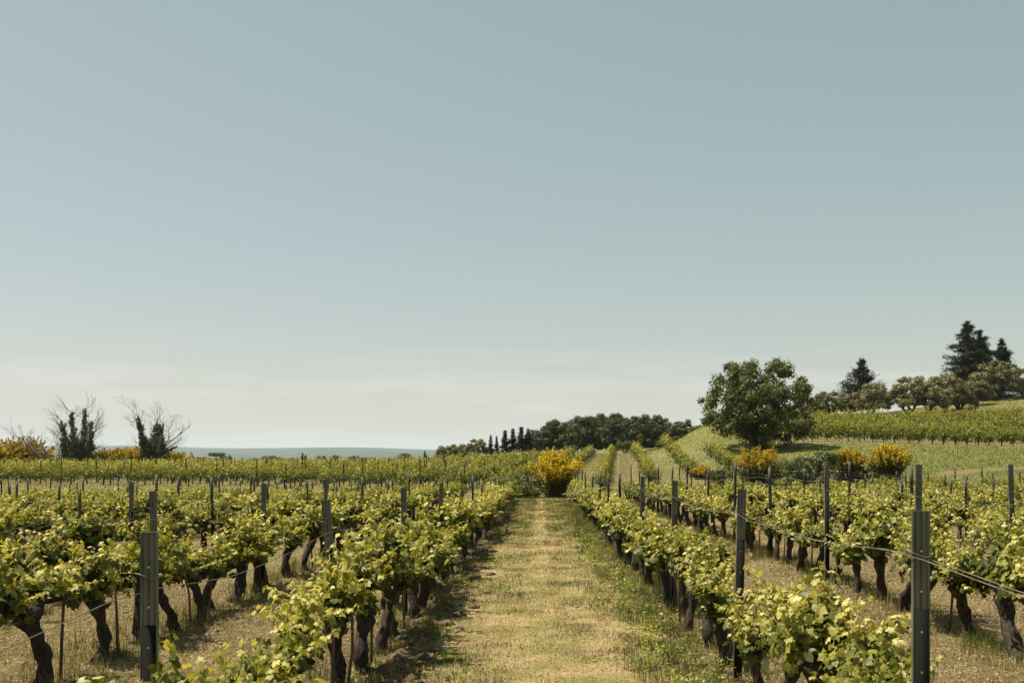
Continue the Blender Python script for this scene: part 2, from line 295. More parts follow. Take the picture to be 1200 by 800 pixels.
PATH_C, PATH_H = 0.02, 1.02
def far_front(px): return np.interp(px, [-200, 0, 300, 450, 560, 640, 735, 800, 850], [70, 67, 61, 55, 50, 50, 57, 62, 66])
def far_back(px): return np.interp(px, [-200, 500, 700, 735, 765, 790, 820, 860], [143, 143, 143, 140, 118, 97, 86, 80])
TR_D = (15.0-8.0)/65.0            # far-block row direction (x per y)
def ground_masks(x, y):
    px = 600+F*x/np.maximum(y, 10)
    green = np.full(x.shape, 0.12); bare = np.zeros(x.shape); wood = np.clip((y-160)/150, 0, 1)
    lane = (y > 44) & (y < far_front(px)) & (px < 840); green[lane] = .5
    farb = (y >= far_front(px)) & (px < 860); green[farb] = .45; green[farb & (px > 640)] = .58
    bank = (px > 770) & (y > far_back(px)) & (y < 160); green[bank] = .85
    bank2 = (px > 840) & (y > 50) & (y < 92); green[bank2] = .95
    hill = (px > 905) & (y > 90) & (y < 137); green[hill] = .45; top_ = (px > 905) & (y >= 137) & (y < 190); green[top_] = .7; wood[top_] = 0
    strip = (px > 915) & (y > 87.5) & (y < 90); green[strip] = .35; bare[strip] = .2
    eb = (px > 1105+8*np.sin(y)) & (y > 60.5+.6*np.sin(x*.9)) & (y < 63.2+.5*np.sin(x*.7+1)); green[eb] = 0; bare[eb] = 1
    xr = x-ROWT*y; nb = y < 46; 
    green[nb & (xr > .6) & (xr < 1.25)] = .32
    bare[nb & (xr < -1.05) & (xr > -2.1)] = .8
    u = x-(8.0+TR_D*(y-70)); tr = farb & (np.abs(u) < .65); bare[tr] = .4; green[tr] = .15
    return green, bare, wood
def sheet(name, X, Y, dz, material):
    n, m = X.shape; V = np.stack([X, Y, zt(X, Y)+dz], -1).reshape(-1, 3)
    i, j = np.meshgrid(np.arange(n-1), np.arange(m-1), indexing='ij')
    Fq = np.stack([i*m+j, (i+1)*m+j, (i+1)*m+j+1, i*m+j+1], -1).reshape(-1, 4)
    b = Buf(); b.add(V, Fq[:, ::-1] if False else Fq); o = b.build(name, material, smooth=True)
    g, br, wd = ground_masks(X.ravel(), Y.ravel())
    for nm, arr in (('green', g), ('bare', br), ('wood', wd)):
        a = o.data.attributes.new(nm, 'FLOAT', 'POINT'); a.data.foreach_set('value', arr.astype(np.float32))
    return o
yy = [-40, -20, -10, -5]; y = -2.0
while y < 11900: yy.append(y); y += max(.22, y*.0085)
yy = np.array(yy + [11900.0]); uu = np.linspace(-1, 1, 421); uu = np.sign(uu)*np.abs(uu)**1.25
hw = 40+.72*np.maximum(yy, 0)
X = (uu[:, None]*hw[None, :]); Y = np.broadcast_to(yy[None, :], X.shape).copy()
g = sheet('ground', X, Y, 0.0, M['ground']); tag(g, 'vineyard ground of dry straw, earth and weeds rising to a grassy hillside', 'ground', kind='structure')
# the mown path between the two nearest rows and the bare track through the far block
ys = np.arange(-3, 47.5, .25); us = np.linspace(-PATH_H, PATH_H, 13)
X = PATH_C + us[:, None]*(1+.06*np.sin(ys*1.3))[None, :] + ROWT*ys[None, :] + .03*np.sin(ys*2.7)[None, :]; Y = np.broadcast_to(ys[None, :], X.shape).copy()
def path_mat():
    m, t, l = mat('path'); co = N(t, 'ShaderNodeTexCoord')
    n1 = N(t, 'ShaderNodeTexNoise'); n1.inputs['Scale'].default_value = 1.6; n1.inputs['Detail'].default_value = 8; n1.inputs['Roughness'].default_value = .65
    n2 = N(t, 'ShaderNodeTexNoise'); n2.inputs['Scale'].default_value = 40; n2.inputs['Detail'].default_value = 7; n2.inputs['Roughness'].default_value = .8
    l(co.outputs['Object'], n1.inputs[0]); l(co.outputs['Object'], n2.inputs[0])
    n3 = N(t, 'ShaderNodeTexNoise'); n3.inputs['Scale'].default_value = 2.6; n3.inputs['Detail'].default_value = 6; n3.inputs['Roughness'].default_value = .7; n3.noise_dimensions = '4D'; n3.inputs['W'].default_value = 3.3; l(co.outputs['Object'], n3.inputs[0])
    e_ = ramp(t, [(.3, (.075, .048, .028)), (.5, (.18, .125, .072)), (.7, (.32, .235, .14))]); l(n2.outputs[0], e_.inputs[0]); m3 = N(t, 'ShaderNodeMapRange'); m3.inputs[1].default_value = .52; m3.inputs[2].default_value = .64; l(n3.outputs[0], m3.inputs[0])
    a = ramp(t, [(.3, (.17, .12, .058)), (.5, (.31, .23, .12)), (.7, (.45, .35, .20))]); l(n2.outputs[0], a.inputs[0])
    b = ramp(t, [(.3, (.085, .088, .024)), (.5, (.165, .158, .052)), (.7, (.26, .235, .10))]); l(n2.outputs[0], b.inputs[0])
    mr = N(t, 'ShaderNodeMapRange'); mr.inputs[1].default_value = .40; mr.inputs[2].default_value = .58; l(n1.outputs[0], mr.inputs[0])
    mx = N(t, 'ShaderNodeMix', data_type='RGBA'); l(mr.outputs[0], mx.inputs[0]); l(a.outputs[0], mx.inputs[6]); l(b.outputs[0], mx.inputs[7])
    mx2 = N(t, 'ShaderNodeMix', data_type='RGBA'); l(m3.outputs[0], mx2.inputs[0]); l(mx.outputs[2], mx2.inputs[6]); l(e_.outputs[0], mx2.inputs[7])
    p = N(t, 'ShaderNodeBsdfPrincipled'); p.inputs['Roughness'].default_value = .95; p.inputs['Specular IOR Level'].default_value = .1; l(mx2.outputs[2], p.inputs['Base Color'])
    bp = N(t, 'ShaderNodeBump'); bp.inputs['Strength'].default_value = .8; bp.inputs['Distance'].default_value = .02; l(n2.outputs[0], bp.inputs['Height']); l(bp.outputs[0], p.inputs['Normal'])
    o = N(t, 'ShaderNodeOutputMaterial'); l(p.outputs[0], o.inputs[0]); return m
M['path'] = path_mat()
o = sheet('path', X, Y, .008, M['path']); tag(o, 'mown straw-coloured grass path running between the vine rows', 'path', kind='structure')
ys = np.arange(58, 141, .5); us = np.linspace(-.48, .48, 7); X = us[:, None]+(8+TR_D*(ys-70))[None, :]; Y = np.broadcast_to(ys[None, :], X.shape).copy()
o = sheet('track', X, Y, .02, bark_mat('track_earth', (.065, .056, .022), (.13, .112, .048), 3, stretch=(1, 1, 1))); tag(o, 'narrow bare earth track climbing through the far vineyard block', 'track', kind='structure')

# ------------------------------------------------------------ vines
def vine_parts(seed, lod):
    """lod 0 near, 1 middle. local x runs along the row"""
    rg = np.random.default_rng(seed); tb = Buf(); sb = Buf(); fb = Buf()
    seg = (10, 7)[lod]; nn = (14, 8)[lod]
    h = rg.uniform(.42, .58); lean = rg.normal(0, .13, 2); t = np.linspace(0, 1, nn)
    P = np.stack([lean[0]*t+(.03+.05*rg.random())*np.sin(t*5.0+rg.uniform(0, 6)), lean[1]*.6*t+.035*np.sin(t*4+rg.uniform(0, 6)), -.06+t*(h+.06)], -1)
    r0 = rg.uniform(.038, .056); rad = r0*(1+.8*np.exp(-t*9)+.75*np.exp(-((t-1)/.16)**2)+.16*np.sin(t*17+rg.uniform(0, 6)))
    tube(tb, P, rad, seg, rough=.20, rg=rg)
    head = P[-1]; starts = []
    arms = [(1, rg.uniform(.34, .52)), (-1, rg.uniform(.34, .52))]
    if rg.random() < .7: arms.append((rg.choice([-1, 1])*.4, rg.uniform(.15, .25)))
    for s, ln in arms:
        A = curve_pts(head-np.array([0, 0, .03]), (s, rg.normal(0, .25), rg.uniform(.25, .7)), ln, 7 if lod == 0 else 5, rg, .16, (0, 0, -.6))
        tube(tb, A, np.linspace(r0*1.05, r0*.6, len(A))*(1+.18*rg.standard_normal(len(A))), 7 if lod == 0 else 5, rough=.12, rg=rg)
        for q in np.linspace(.25, 1, 4): starts.append(A[int(round(q*(len(A)-1)))])
        for q in (.5, .95):   # knobbly spurs
            c = A[int(q*(len(A)-1))]; K = curve_pts(c, rg.normal(0, .5, 3)+np.array([0, 0, 1.0]), .09, 3, rg, .2)
            tube(tb, K, [.032, .036, .016], 5, rough=.2, rg=rg)
    starts.append(head)
    C, Nn, Dd, S, T = [], [], [], [], []
    nsh = int(rg.integers(34, 41)) if lod == 0 else int(rg.integers(32, 38))
    for k in range(nsh):
        s = starts[k % len(starts)] + rg.normal(0, .02, 3); side = rg.normal(0, .78); ln = rg.uniform(.14, .40)
        if rg.random() < .25: ln += .13; side *= .5
        Q = curve_pts(s, (rg.normal(0, .38), side, 1.0), ln, 8, rg, .13, (0, side*.5, -1.3 if rg.random() < .35 else -.1))
        if lod == 0: tube(sb, Q, np.linspace(.0045, .0015, 8), 4, tint=rg.random(), cap=False)
        else: tube(sb, Q[::2], np.linspace(.005, .002, 4), 3, tint=rg.random(), cap=False)
        nl = int(ln/(.022 if lod == 0 else .026))+3
        for q in range(nl):
            f = (q+.5)/nl; c = Q[0]+0; ii = f*7; i0 = min(int(ii), 6); c = Q[i0]*(1-(ii-i0))+Q[i0+1]*(ii-i0)
            a = q*2.4+rg.uniform(0, 1); off = np.array([math.cos(a), math.sin(a), rg.uniform(-.1, .6)]); sz = (.088*(1-.60*f**1.4))*rg.uniform(.75, 1.2)
            pc = c+off*sz*.55
            C.append(pc); nrm = np.array([off[0]*.5, off[1]*.9+np.sign(side)*.15, .75])+rg.normal(0, .42, 3); Nn.append(nrm)
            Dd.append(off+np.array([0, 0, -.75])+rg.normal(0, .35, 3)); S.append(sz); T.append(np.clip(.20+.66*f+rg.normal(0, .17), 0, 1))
    # leaves that hang low round the head, canopy shade painted in as darker tint
    for k in range(36 if lod == 0 else 30):
        s = starts[rg.integers(len(starts))]; off = rg.normal(0, 1, 3)*np.array([.10, .12, .05])+np.array([0, 0, .02])
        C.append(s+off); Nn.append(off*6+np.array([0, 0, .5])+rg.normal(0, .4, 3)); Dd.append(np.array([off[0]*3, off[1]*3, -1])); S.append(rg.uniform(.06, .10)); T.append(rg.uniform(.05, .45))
    tp = LEAF_HI if lod == 0 else LEAF_MID
    if lod == 1: S = [s*1.12 for s in S]
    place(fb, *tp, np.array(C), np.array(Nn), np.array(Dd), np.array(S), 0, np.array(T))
    mt = tb.mesh('trunk', [M['vine_bark']], smooth=True); ms = sb.mesh('canes', [M['shoot']]); mf = fb.mesh('foliage', [M['vine_leaf']], smooth=False)
    return mt, ms, mf, lean
VH = [vine_parts(100+i, 0) for i in range(16)]
VM = [vine_parts(200+i, 1) for i in range(15)]

ROWS_L = [-1.42, -3.65, -5.95, -8.25, -10.55, -12.85, -15.15, -17.45, -19.75, -22.05, -24.35]
ROWS_R = [1.46, 3.97, 6.35, 8.7, 11.05, 13.4, 15.75, 18.1, 20.45, 22.8]
ORD = ['first', 'second', 'third', 'fourth', 'fifth', 'sixth', 'seventh', 'eighth', 'ninth', 'tenth', 'eleventh', 'twelfth', 'thirteenth', 'fourteenth', 'fifteenth', 'sixteenth']
def row_phrase(side, i):
    s = 'left' if side < 0 else 'right'
    return f'the {s} row bordering the path' if i == 0 else f'the {ORD[i]} row {s} of the path'
def near_end(x):  return 46.5 if x > -2 else np.interp(x, [-25, -2], [41, 46.5])
P0 = {(-1, 0): 3.85, (1, 0): 3.83, (-1, 1): 9.4, (1, 1): 10.5, (-1, 2): 14.4-3.6, (1, 2): 13.4}
PS = {(1, 1): 3.35}
POSTS = []; VINES = []
for side, rows in ((-1, ROWS_L), (1, ROWS_R)):
    for ri, X0 in enumerate(rows):
        rg = np.random.default_rng(500+ri*3+side); step = PS.get((side, ri), 3.6)
        p0 = P0.get((side, ri), 4+rg.uniform(0, 3.5)); p0 = p0-step*math.ceil((p0-1.0)/step)
        pc = 0; y = p0
        while y < near_end(X0):
            x = X0+ROWT*y; px, _ = proj(x, max(y, .5), 1)
            vis = (y > 2) and (-40 < px < 1240)
            inframe = (y > 3) and (0 < px < 1200)
            if inframe: pc += 1
            seg_lab = pc
            if y > -2: POSTS.append(dict(side=side, ri=ri, x=x+(-.10 if (side, ri) == (-1, 0) else 0), y=y, vis=vis, n=pc, px=px))
            nv = (5 if ri and rg.random() < .5 else 4) if step > 3.5 else 4
            k2 = 0
            for k in range(nv):
                vy = y+(k+.5)*step/nv+rg.normal(0, .06); vx = X0+ROWT*vy+rg.normal(0, .04)
                if vy > near_end(X0) or vy < -2: continue
                vpx, _ = proj(vx, max(vy, .5), 1); mg = 60+500/max(vy, 1)
                shown = vy > 2.9 and (-mg*.6 < vpx < 1200+mg*.6)
                if not shown and not (-900 < vpx < 2100 and vy > 0 or vy <= 0): continue
                if shown: k2 += 1
                if ri > 1 and rg.random() < .03: continue
                VINES.append(dict(side=side, ri=ri, x=vx, y=vy, shown=shown, seg=seg_lab, k=k2, px=vpx))
            y += step
shown = sorted([v for v in VINES if v['shown']], key=lambda v: v['y']+abs(v['x'])*.1)
indiv, rest = shown[:300], shown[300:]
outside = [v for v in VINES if not v['shown']]
th0 = math.atan2(1, ROWT)       # heading of the row
CHAR = []
# recount inside each (row, post gap) so that the ordinals are those one sees
cnt = {}
for v in sorted(indiv, key=lambda v: v['y']):
    kk = (v['side'], v['ri'], v['seg']); cnt[kk] = cnt.get(kk, 0)+1; v['k'] = cnt[kk]
def vine_label(v):
    row = row_phrase(v['side'], v['ri'])
    if v['seg'] == 0: return f"{ORD[v['k']-1]} leafy vine, before any metal post, {row}"
    return f"{ORD[v['k']-1]} leafy vine beyond the {ORD[v['seg']-1]} metal post, {row}"
for v in indiv:
    rg = np.random.default_rng(int(v['x']*1000+v['y']*77) % 99991)
    src = VH if v['y'] < 11 else VM
    mt, ms, mf, ln = src[rg.integers(len(src))]
    tall = 1.0 if v['side'] > 0 else 1.0
    if (v['side'], v['ri']) == (-1, 0): tall = 1.10
    if (v['side'], v['ri']) == (-1, 0) and v['y'] < 6: tall = 1.14
    if (v['side'], v['ri']) == (1, 0): tall = .96
    s = rg.uniform(.84, 1.14)*tall
    e = empty('grape_vine', (v['x'], v['y'], float(zt(v['x'], v['y']))), th0+(math.pi if rg.random() < .5 else 0)+rg.normal(0, .1), s)
    tag(e, vine_label(v), 'vine', 'grape vines in the near block')
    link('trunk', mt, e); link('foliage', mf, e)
    if v['y'] < 22: link('canes', ms, e)

# the rest of the vines: near-block back, far block, hillside block as one mass
db = Buf()
def crude_vines(xs, ys, ang, hgt, nleaf, lsz, seed, up=1.0, width=.24, hl=.45, base=.42):
    rg = np.random.default_rng(seed); n = len(xs); z = zt(xs, ys)
    # trunks
    t = rg.uniform(.035, .05, n); hh = hgt*.5; sg = 5; th = np.arange(sg)*2*np.pi/sg
    lx = rg.normal(0, .06, n); ly = rg.normal(0, .06, n)
    V = []
    for f, rr in ((0, 1.3), (.5, .9), (1, 1.25)):
        cx = xs+lx*f; cy = ys+ly*f; cz = z-.05+hh*f
        V.append(np.stack([cx[:, None]+t[:, None]*rr*np.cos(th), cy[:, None]+t[:, None]*rr*np.sin(th), np.broadcast_to(cz[:, None], (n, sg))], -1))
    V = np.stack(V, 1).reshape(n, 3*sg, 3); Fq = []
    for a in range(2):
        for j in range(sg): Fq.append([a*sg+j, a*sg+(j+1) % sg, (a+1)*sg+(j+1) % sg, (a+1)*sg+j])
    Fq = np.array(Fq); db.add(V.reshape(-1, 3), (Fq[None]+(np.arange(n)*3*sg)[:, None, None]).reshape(-1, 4), 1)
    N_ = n*nleaf; id_ = np.repeat(np.arange(n), nleaf); al = rg.normal(0, hl*.62, N_); ac = rg.normal(0, width*.6, N_); 
    clump = np.repeat(rg.uniform(.78, 1.15, n*6), -(-nleaf//6))[:0] if False else None
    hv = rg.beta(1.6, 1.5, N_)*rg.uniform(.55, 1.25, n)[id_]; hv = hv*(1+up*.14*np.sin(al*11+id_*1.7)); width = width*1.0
    ac = ac*(1.15-.7*hv); c, s = math.cos(ang), math.sin(ang)
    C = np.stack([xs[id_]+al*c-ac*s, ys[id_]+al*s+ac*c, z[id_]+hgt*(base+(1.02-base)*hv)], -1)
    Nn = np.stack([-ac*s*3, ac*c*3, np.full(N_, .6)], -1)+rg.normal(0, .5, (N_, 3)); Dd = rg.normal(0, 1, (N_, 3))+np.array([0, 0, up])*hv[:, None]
    place(db, *LEAF_LO, C, Nn, Dd, lsz*rg.uniform(.7, 1.25, N_)*(1.15-.4*hv), 0, np.clip(.16+.52*hv+rg.normal(0, .13, N_), 0, .9))  # tint lightens with height, painting sunlit tips into the leaf colour
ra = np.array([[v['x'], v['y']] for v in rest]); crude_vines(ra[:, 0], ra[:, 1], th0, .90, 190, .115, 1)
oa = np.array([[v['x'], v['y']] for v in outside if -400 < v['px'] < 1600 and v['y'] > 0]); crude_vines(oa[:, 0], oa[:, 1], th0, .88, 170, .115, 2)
# far block
fx, fy = [], []; ROWS_F = []
rgf = np.random.default_rng(31)
for k in range(-38, 10):
    X70 = 8.0+1.45+2.75*k if k >= 0 else 8.0-1.45+2.75*(k+1)
    for y in np.arange(48, 145, 1.1):
        x = X70+TR_D*(y-70); px = 600+F*x/y
        if px < -160 or px > 862 or y < far_front(px) or y > far_back(px): continue
        if (628 < px < 676 and y < 54) or rgf.random() < .05: continue
        fx.append(x+rgf.normal(0, .05)); fy.append(y+rgf.normal(0, .1))
fx = np.array(fx); fy = np.array(fy); nearf = fy < 80; angf = math.atan2(1, TR_D)
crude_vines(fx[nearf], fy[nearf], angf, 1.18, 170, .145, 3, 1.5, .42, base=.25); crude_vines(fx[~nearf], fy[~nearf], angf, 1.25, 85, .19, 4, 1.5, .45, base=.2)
# hillside block: rows lie across the view
hx, hy = [], []
for k in range(20):
    for x in np.arange(20, 100, 1.05):
        y = 90+2.35*k-.02*(x-30)+.002*(x-30)**2*0; px = 600+F*x/y
        if px < 926-k*.2 or px > 1330: continue
        hx.append(x+rgf.normal(0, .08)); hy.append(y+rgf.normal(0, .08))
hx = np.array(hx); hy = np.array(hy); fr = hy < 96
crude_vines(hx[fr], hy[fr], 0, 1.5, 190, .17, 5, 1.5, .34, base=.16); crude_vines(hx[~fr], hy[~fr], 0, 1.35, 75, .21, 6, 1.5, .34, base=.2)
o = db.build('distant_vines', [M['vine_leaf'], M['vine_bark']]); tag(o, 'mass of young green vines filling the far vineyard blocks and hillside', 'vines', kind='stuff')

# ------------------------------------------------------------ posts, stakes, wires
def extrude(b, prof, z0, z1, mat=0):
    n = len(prof); P = np.array(prof); V = np.concatenate([np.column_stack([P, np.full(n, z0)]), np.column_stack([P, np.full(n, z1)])])
    b.add(V, [[i, (i+1) % n, n+(i+1) % n, n+i] for i in range(n)], mat)
    b.add(V, [[0+n, *[0]*0, i+n, i+1+n] for i in range(1, n-1)], mat)
W_ = .0315
PROF = [(-W_, 0), (-.026, 0), (-.024, .005), (-.018, .005), (-.016, 0), (-.006, 0), (-.004, .007), (.004, .007), (.006, 0), (.016, 0), (.018, .005), (.024, .005), (.026, 0), (W_, 0), (W_, .032), (.027, .032), (.027, .012), (-.027, .012), (-.027, .032), (-W_, .032)]
def post_meshes(h, split):
    b = Buf(); n = len(PROF); P = np.array(PROF)
    V = np.concatenate([np.column_stack([P, np.full(n, -.25)]), np.column_stack([P, np.full(n, h)])]); b.add(V, [[i, (i+1) % n, n+(i+1) % n, n+i] for i in range(n)])
    # top faces: web strip and two flanges
    b.add(np.array([[-W_, 0, h], [W_, 0, h], [W_, .012, h], [-W_, .012, h]]), [[0, 1, 2, 3]])
    for s in (-1, 1): b.add(np.array([[s*.027, .012, h], [s*W_, .012, h], [s*W_, .032, h], [s*.027, .032, h]]), [[0, 1, 2, 3]])
    ch = b.mesh('channel', [M['zinc']])
    b = Buf(); b.box((0, -.0015, (split-.25)/2), (.050, .007, split+.25)); st = b.mesh('dark_strip', [M['near_black']])
    rv = []
    for z in np.arange(.2, h-.03, .155):
        b = Buf(); th = np.linspace(0, 2*np.pi, 8, endpoint=False); r = .0042; fr_ = -.0085 if z < split else -.0035
        V = np.concatenate([np.stack([r*np.cos(th), np.full(8, fr_), z+r*np.sin(th)], -1), np.stack([r*1.2*np.cos(th), np.full(8, .008), z+r*1.2*np.sin(th)], -1), [[0, fr_-.001, z]]])
        b.add(V, [[i, (i+1) % 8, 8+(i+1) % 8, 8+i] for i in range(8)]); b.add(V, [[16, (i+1) % 8, i] for i in range(8)]); rv.append(b.mesh('rivet', [M['rivet']]))
    b = Buf(); zz = h-.16; Q = [(-.036, -.004, zz), (-.036, .034, zz), (.036, .034, zz-.01), (.036, -.006, zz-.012), (.01, -.012, zz-.018), (-.02, -.010, zz-.006), (-.05, -.006, zz+.004)]
    tube(b, Q, .0024, 5); cl = b.mesh('wire_tie', [M['wire']], True)
    b = Buf(); b.box((0, .012, h-.19), (.048, .026, .38), 0); b.box((0, .010, (h-.38-.25)/2), (.045, .024, h-.38+.25), 1)
    lo = b.mesh('vineyard_post', [M['zinc_backlit'], M['near_black']])
    return ch, st, rv, cl, lo
PM = {k: post_meshes(*v) for k, v in {'L': (1.42, 1.06), 'R': (1.44, 1.06), 'T': (1.62, 1.12), 'M': (1.38, .95)}.items()}
vis_posts = sorted([p for p in POSTS if p['vis']], key=lambda p: p['y'])
for p in vis_posts:
    rg = np.random.default_rng(int(p['y']*91+p['x']*37) % 9973)
    kd = 'L' if (p['side'], p['ri']) == (-1, 0) else 'R' if (p['side'], p['ri']) == (1, 0) else 'T' if (p['side'] > 0 and p['ri'] in (1, 2)) else 'M'
    ch, st, rv, cl, lo = PM[kd]
    loc = (p['x'], p['y'], float(zt(p['x'], p['y']))); tilt = (rg.normal(0, .012), rg.normal(0, .018))
    if kd == 'L' and 7 < p['y'] < 8: tilt = (.03, -.065)
    if p['y'] < 4: tilt = (0, 0)
    lab = (f"grey ribbed metal post, {ORD[p['n']-1]} from the camera in {row_phrase(p['side'], p['ri'])}") if p['n'] else f"grey metal post at the photo's edge in {row_phrase(p['side'], p['ri'])}"
    if p['y'] < 17:
        e = empty('vineyard_post', loc, rg.normal(0, .05)-p['x']/max(p['y'], 3)*.4); e.rotation_euler[0] = tilt[0]; e.rotation_euler[1] = tilt[1]
        tag(e, lab, 'post', 'metal posts of the near vineyard block'); link('channel', ch, e); link('dark_strip', st, e)
        if p['y'] < 9:
            for r_ in rv: link('rivet', r_, e)
        link('wire_tie', cl, e)
    else:
        e = link('vineyard_post', lo); e.location = loc; e.rotation_euler = (*tilt, rg.normal(0, .1)); e.scale = (1, 1, rg.uniform(.86, 1.06)); tag(e, lab, 'post', 'metal posts of the near vineyard block')
# posts of the far block
b = Buf(); b.box((0, 0, .70), (.06, .05, 1.7), 0); far_post = b.mesh('vineyard_post', [M['near_black']])
nfp = 0
for k in range(-38, 10):
    X70 = 8.0+1.45+2.75*k if k >= 0 else 8.0-1.45+2.75*(k+1); ph = rgf.uniform(0, 7)
    for i, y in enumerate(np.arange(48+ph, 144, 9.0)):
        x = X70+TR_D*(y-70); px = 600+F*x/y; ff = far_front(px)
        if px < -10 or px > 862 or y < ff or y > min(far_back(px), 118) or (628 < px < 676 and y < 54) or nfp > 130: continue
        nfp += 1; o = link('vineyard_post', far_post); o.location = (x, y, float(zt(x, y))); o.scale = (1, 1, rgf.uniform(.92, 1.12)); o.rotation_euler = (rgf.normal(0, .02), rgf.normal(0, .02), 0)
        zone = 'left of the central yellow broom' if px < 620 else 'behind the central yellow broom' if px < 700 else 'beside the bare earth track' if px < 775 else 'near the round green mound'
        tag(o, f'thin dark post standing in the far vineyard block {zone}', 'post', 'dark posts of the far vineyard block')
# stakes beside vines
sm = []
for i in range(4):
    b = Buf(); rg = np.random.default_rng(60+i); P = np.array([[0, 0, -.1], [rg.normal(0, .008), rg.normal(0, .008), .3], [rg.normal(0, .012), rg.normal(0, .012), rg.uniform(.6, .72)]])
    tube(b, P, [.013, .012, .011], 6, rough=.05, rg=rg); sm.append(b.mesh('vine_stake', [M['stake_wood']], True))
ns = 0
for v in indiv:
    rg = np.random.default_rng(int(v['x']*333+v['y']*991) % 99991)
    if v['y'] > 30 or rg.random() > .6 or not (-5 < v['px'] < 1205) or v['y'] < 4.5: continue
    y = v['y']+rg.uniform(.3, .5); x = v['x']+ROWT*.3+rg.normal(0, .04); o = link('vine_stake', sm[rg.integers(4)]); o.location = (x, y, float(zt(x, y))); o.rotation_euler = (rg.normal(0, .05), rg.normal(0, .05), rg.uniform(0, 6))
    lab = vine_label(v).replace('gnarled leafy vine, ', '').replace(' leafy vine', ' vine').replace('metal post', 'post')
    tag(o, f"thin stake after {lab}", 'stake', 'thin stakes between the vines'); ns += 1

def wire(X0, z0, y0, y1, off, lab, rad, seed, name='trellis_wire'):
    rg = np.random.default_rng(seed+300); ys = np.arange(y0, y1, .45); x = X0+ROWT*ys+off+.008*np.sin(ys*3.1+seed)
    z = zt(x, ys)+z0-.07*np.abs(np.sin((ys-3.84)*math.pi/3.6))+rg.normal(0, .004, len(ys)); b = Buf()
    tube(b, np.stack([x, ys, z], -1), rad, 5, cap=False); o = b.build(name, M['wire'], smooth=True); tag(o, lab, 'wire', 'trellis wires strung between the posts')
for side, rows in ((-1, ROWS_L), (1, ROWS_R)):
    for ri, X0 in enumerate(rows[:6]):
        top = {(-1, 0): 1.20, (1, 0): 1.28}.get((side, ri), 1.32 if side > 0 else 1.2); y0 = max(1.2, (abs(X0)-.6)/.60); y1 = near_end(X0)
        pt = f'in {row_phrase(side, ri)}'; off = -.10 if (side, ri) == (-1, 0) else 0
        r_ = .0019 if ri == 0 else .0021
        wire(X0, top, y0, y1, off-.04, f'upper left trellis wire {pt}', r_, ri*7+side)
        if ri < 3 and (side, ri) != (-1, 0): wire(X0, top-.015, y0, y1, off+.04, f'upper right trellis wire {pt}', r_, ri*7+side+100)
        if ri < 3: wire(X0, .56, y0+1, y1, off, f'low wire carrying the vine arms {pt}', .0022, ri*7+side+50)

# ------------------------------------------------------------ trees
def branch_rec(b, p, d, ln, r, depth, rg, tips, spread=.7, wob=.16, mat=0, seg=6, up=.15, kids=(2, 3), shrink=.68):
    P = curve_pts(p, d, ln, 5, rg, wob, (0, 0, up)); tube(b, P, np.linspace(r, r*.6, 5), seg, mat, rough=.05, rg=rg, cap=False)
    tips.append(P[-1])
    if depth <= 0: return
    for _ in range(int(rg.integers(kids[0], kids[1]+1))):
        i = int(rg.integers(2, 5)); nd = norm(P[i]-P[i-1])+rg.normal(0, spread, 3)*.8; nd[2] = nd[2]*.8+up
        branch_rec(b, P[i], nd, ln*shrink*rg.uniform(.75, 1.15), r*.58, depth-1, rg, tips, spread, wob, mat, max(3, seg-1), up, kids, shrink)
def crown(rg, lobes, per_area, lsz, tmpl=LEAF_LO, squash=.85, shell=.45, b=None, tint0=.5, flat=0.0):
    b = b or Buf()
    for (c, r) in lobes:
        n = max(20, int(per_area*4*math.pi*r*r)); d = norm(rg.normal(0, 1, (n, 3))); rr = r*(1-shell*rg.random(n)**1.4)*(1+.10*rg.standard_normal(n))
        C = np.array(c)+d*rr[:, None]*np.array([1, 1, squash]); Nn = d+rg.normal(0, .55, (n, 3)); Nn[:, 2] += .3
        place(b, *tmpl, C, Nn, rg.normal(0, 1, (n, 3))+np.array([0, 0, flat]), lsz*rg.uniform(.6, 1.3, n), 0, np.clip(tint0+rg.normal(0, .2, n)+rg.normal(0, .08), 0, 1))
    return b
def lobes_dome(rg, n, w, h, z0, r, low=.0, irr=.12, inner=.3):
    out = []
    for _ in range(n):
        a = rg.uniform(0, 2*math.pi); u = rg.uniform(low, 1); f = 1 if rg.random() > inner else rg.uniform(.3, .8)
        ph = math.asin(min(1, u)); rad = math.cos(ph*.98)**.7; irf = 1+rg.normal(0, irr)
        out.append(((w/2*rad*math.cos(a)*f*irf, w/2*rad*math.sin(a)*f*irf, z0+h*u*f*(1+rg.normal(0, irr*.4))), r*rg.uniform(.65, 1.25)))
    return out
def tree_thing(name, px, D, label, cat='tree', group=None, dz=0.0, rz=0):
    x, y, z = at(px, D); e = empty(name, (x, y, z+dz), rz); tag(e, label, cat, group); return e

# big round broadleaf tree on the bank
rg = np.random.default_rng(11); e = tree_thing('broadleaf_tree', 889, 85, 'large dark round broadleaf tree alone on the grassy bank', 'tree')
tb = Buf(); tips = []
for k in range(4):
    a = k*1.6+.4; tube(tb, curve_pts((.18*math.cos(a), .18*math.sin(a), -.3), (.35*math.cos(a), .35*math.sin(a), 1), 2.6, 6, rg, .08), np.linspace(.30, .16, 6), 8, rough=.08, rg=rg)
    branch_rec(tb, (.9*math.cos(a)*.7, .9*math.sin(a)*.7, 2.0), (.8*math.cos(a), .8*math.sin(a), .9), 2.2, .15, 3, rg, tips)
tb.build('trunk', M['bark'], e, True)
lb = lobes_dome(rg, 260, 8.7, 4.9, 2.4, .60, low=-.2, irr=.07, inner=.5); lb += [((rg.normal(0, 1.5), rg.normal(0, 1.5), rg.uniform(.9, 2.6)), .8) for _ in range(26)]
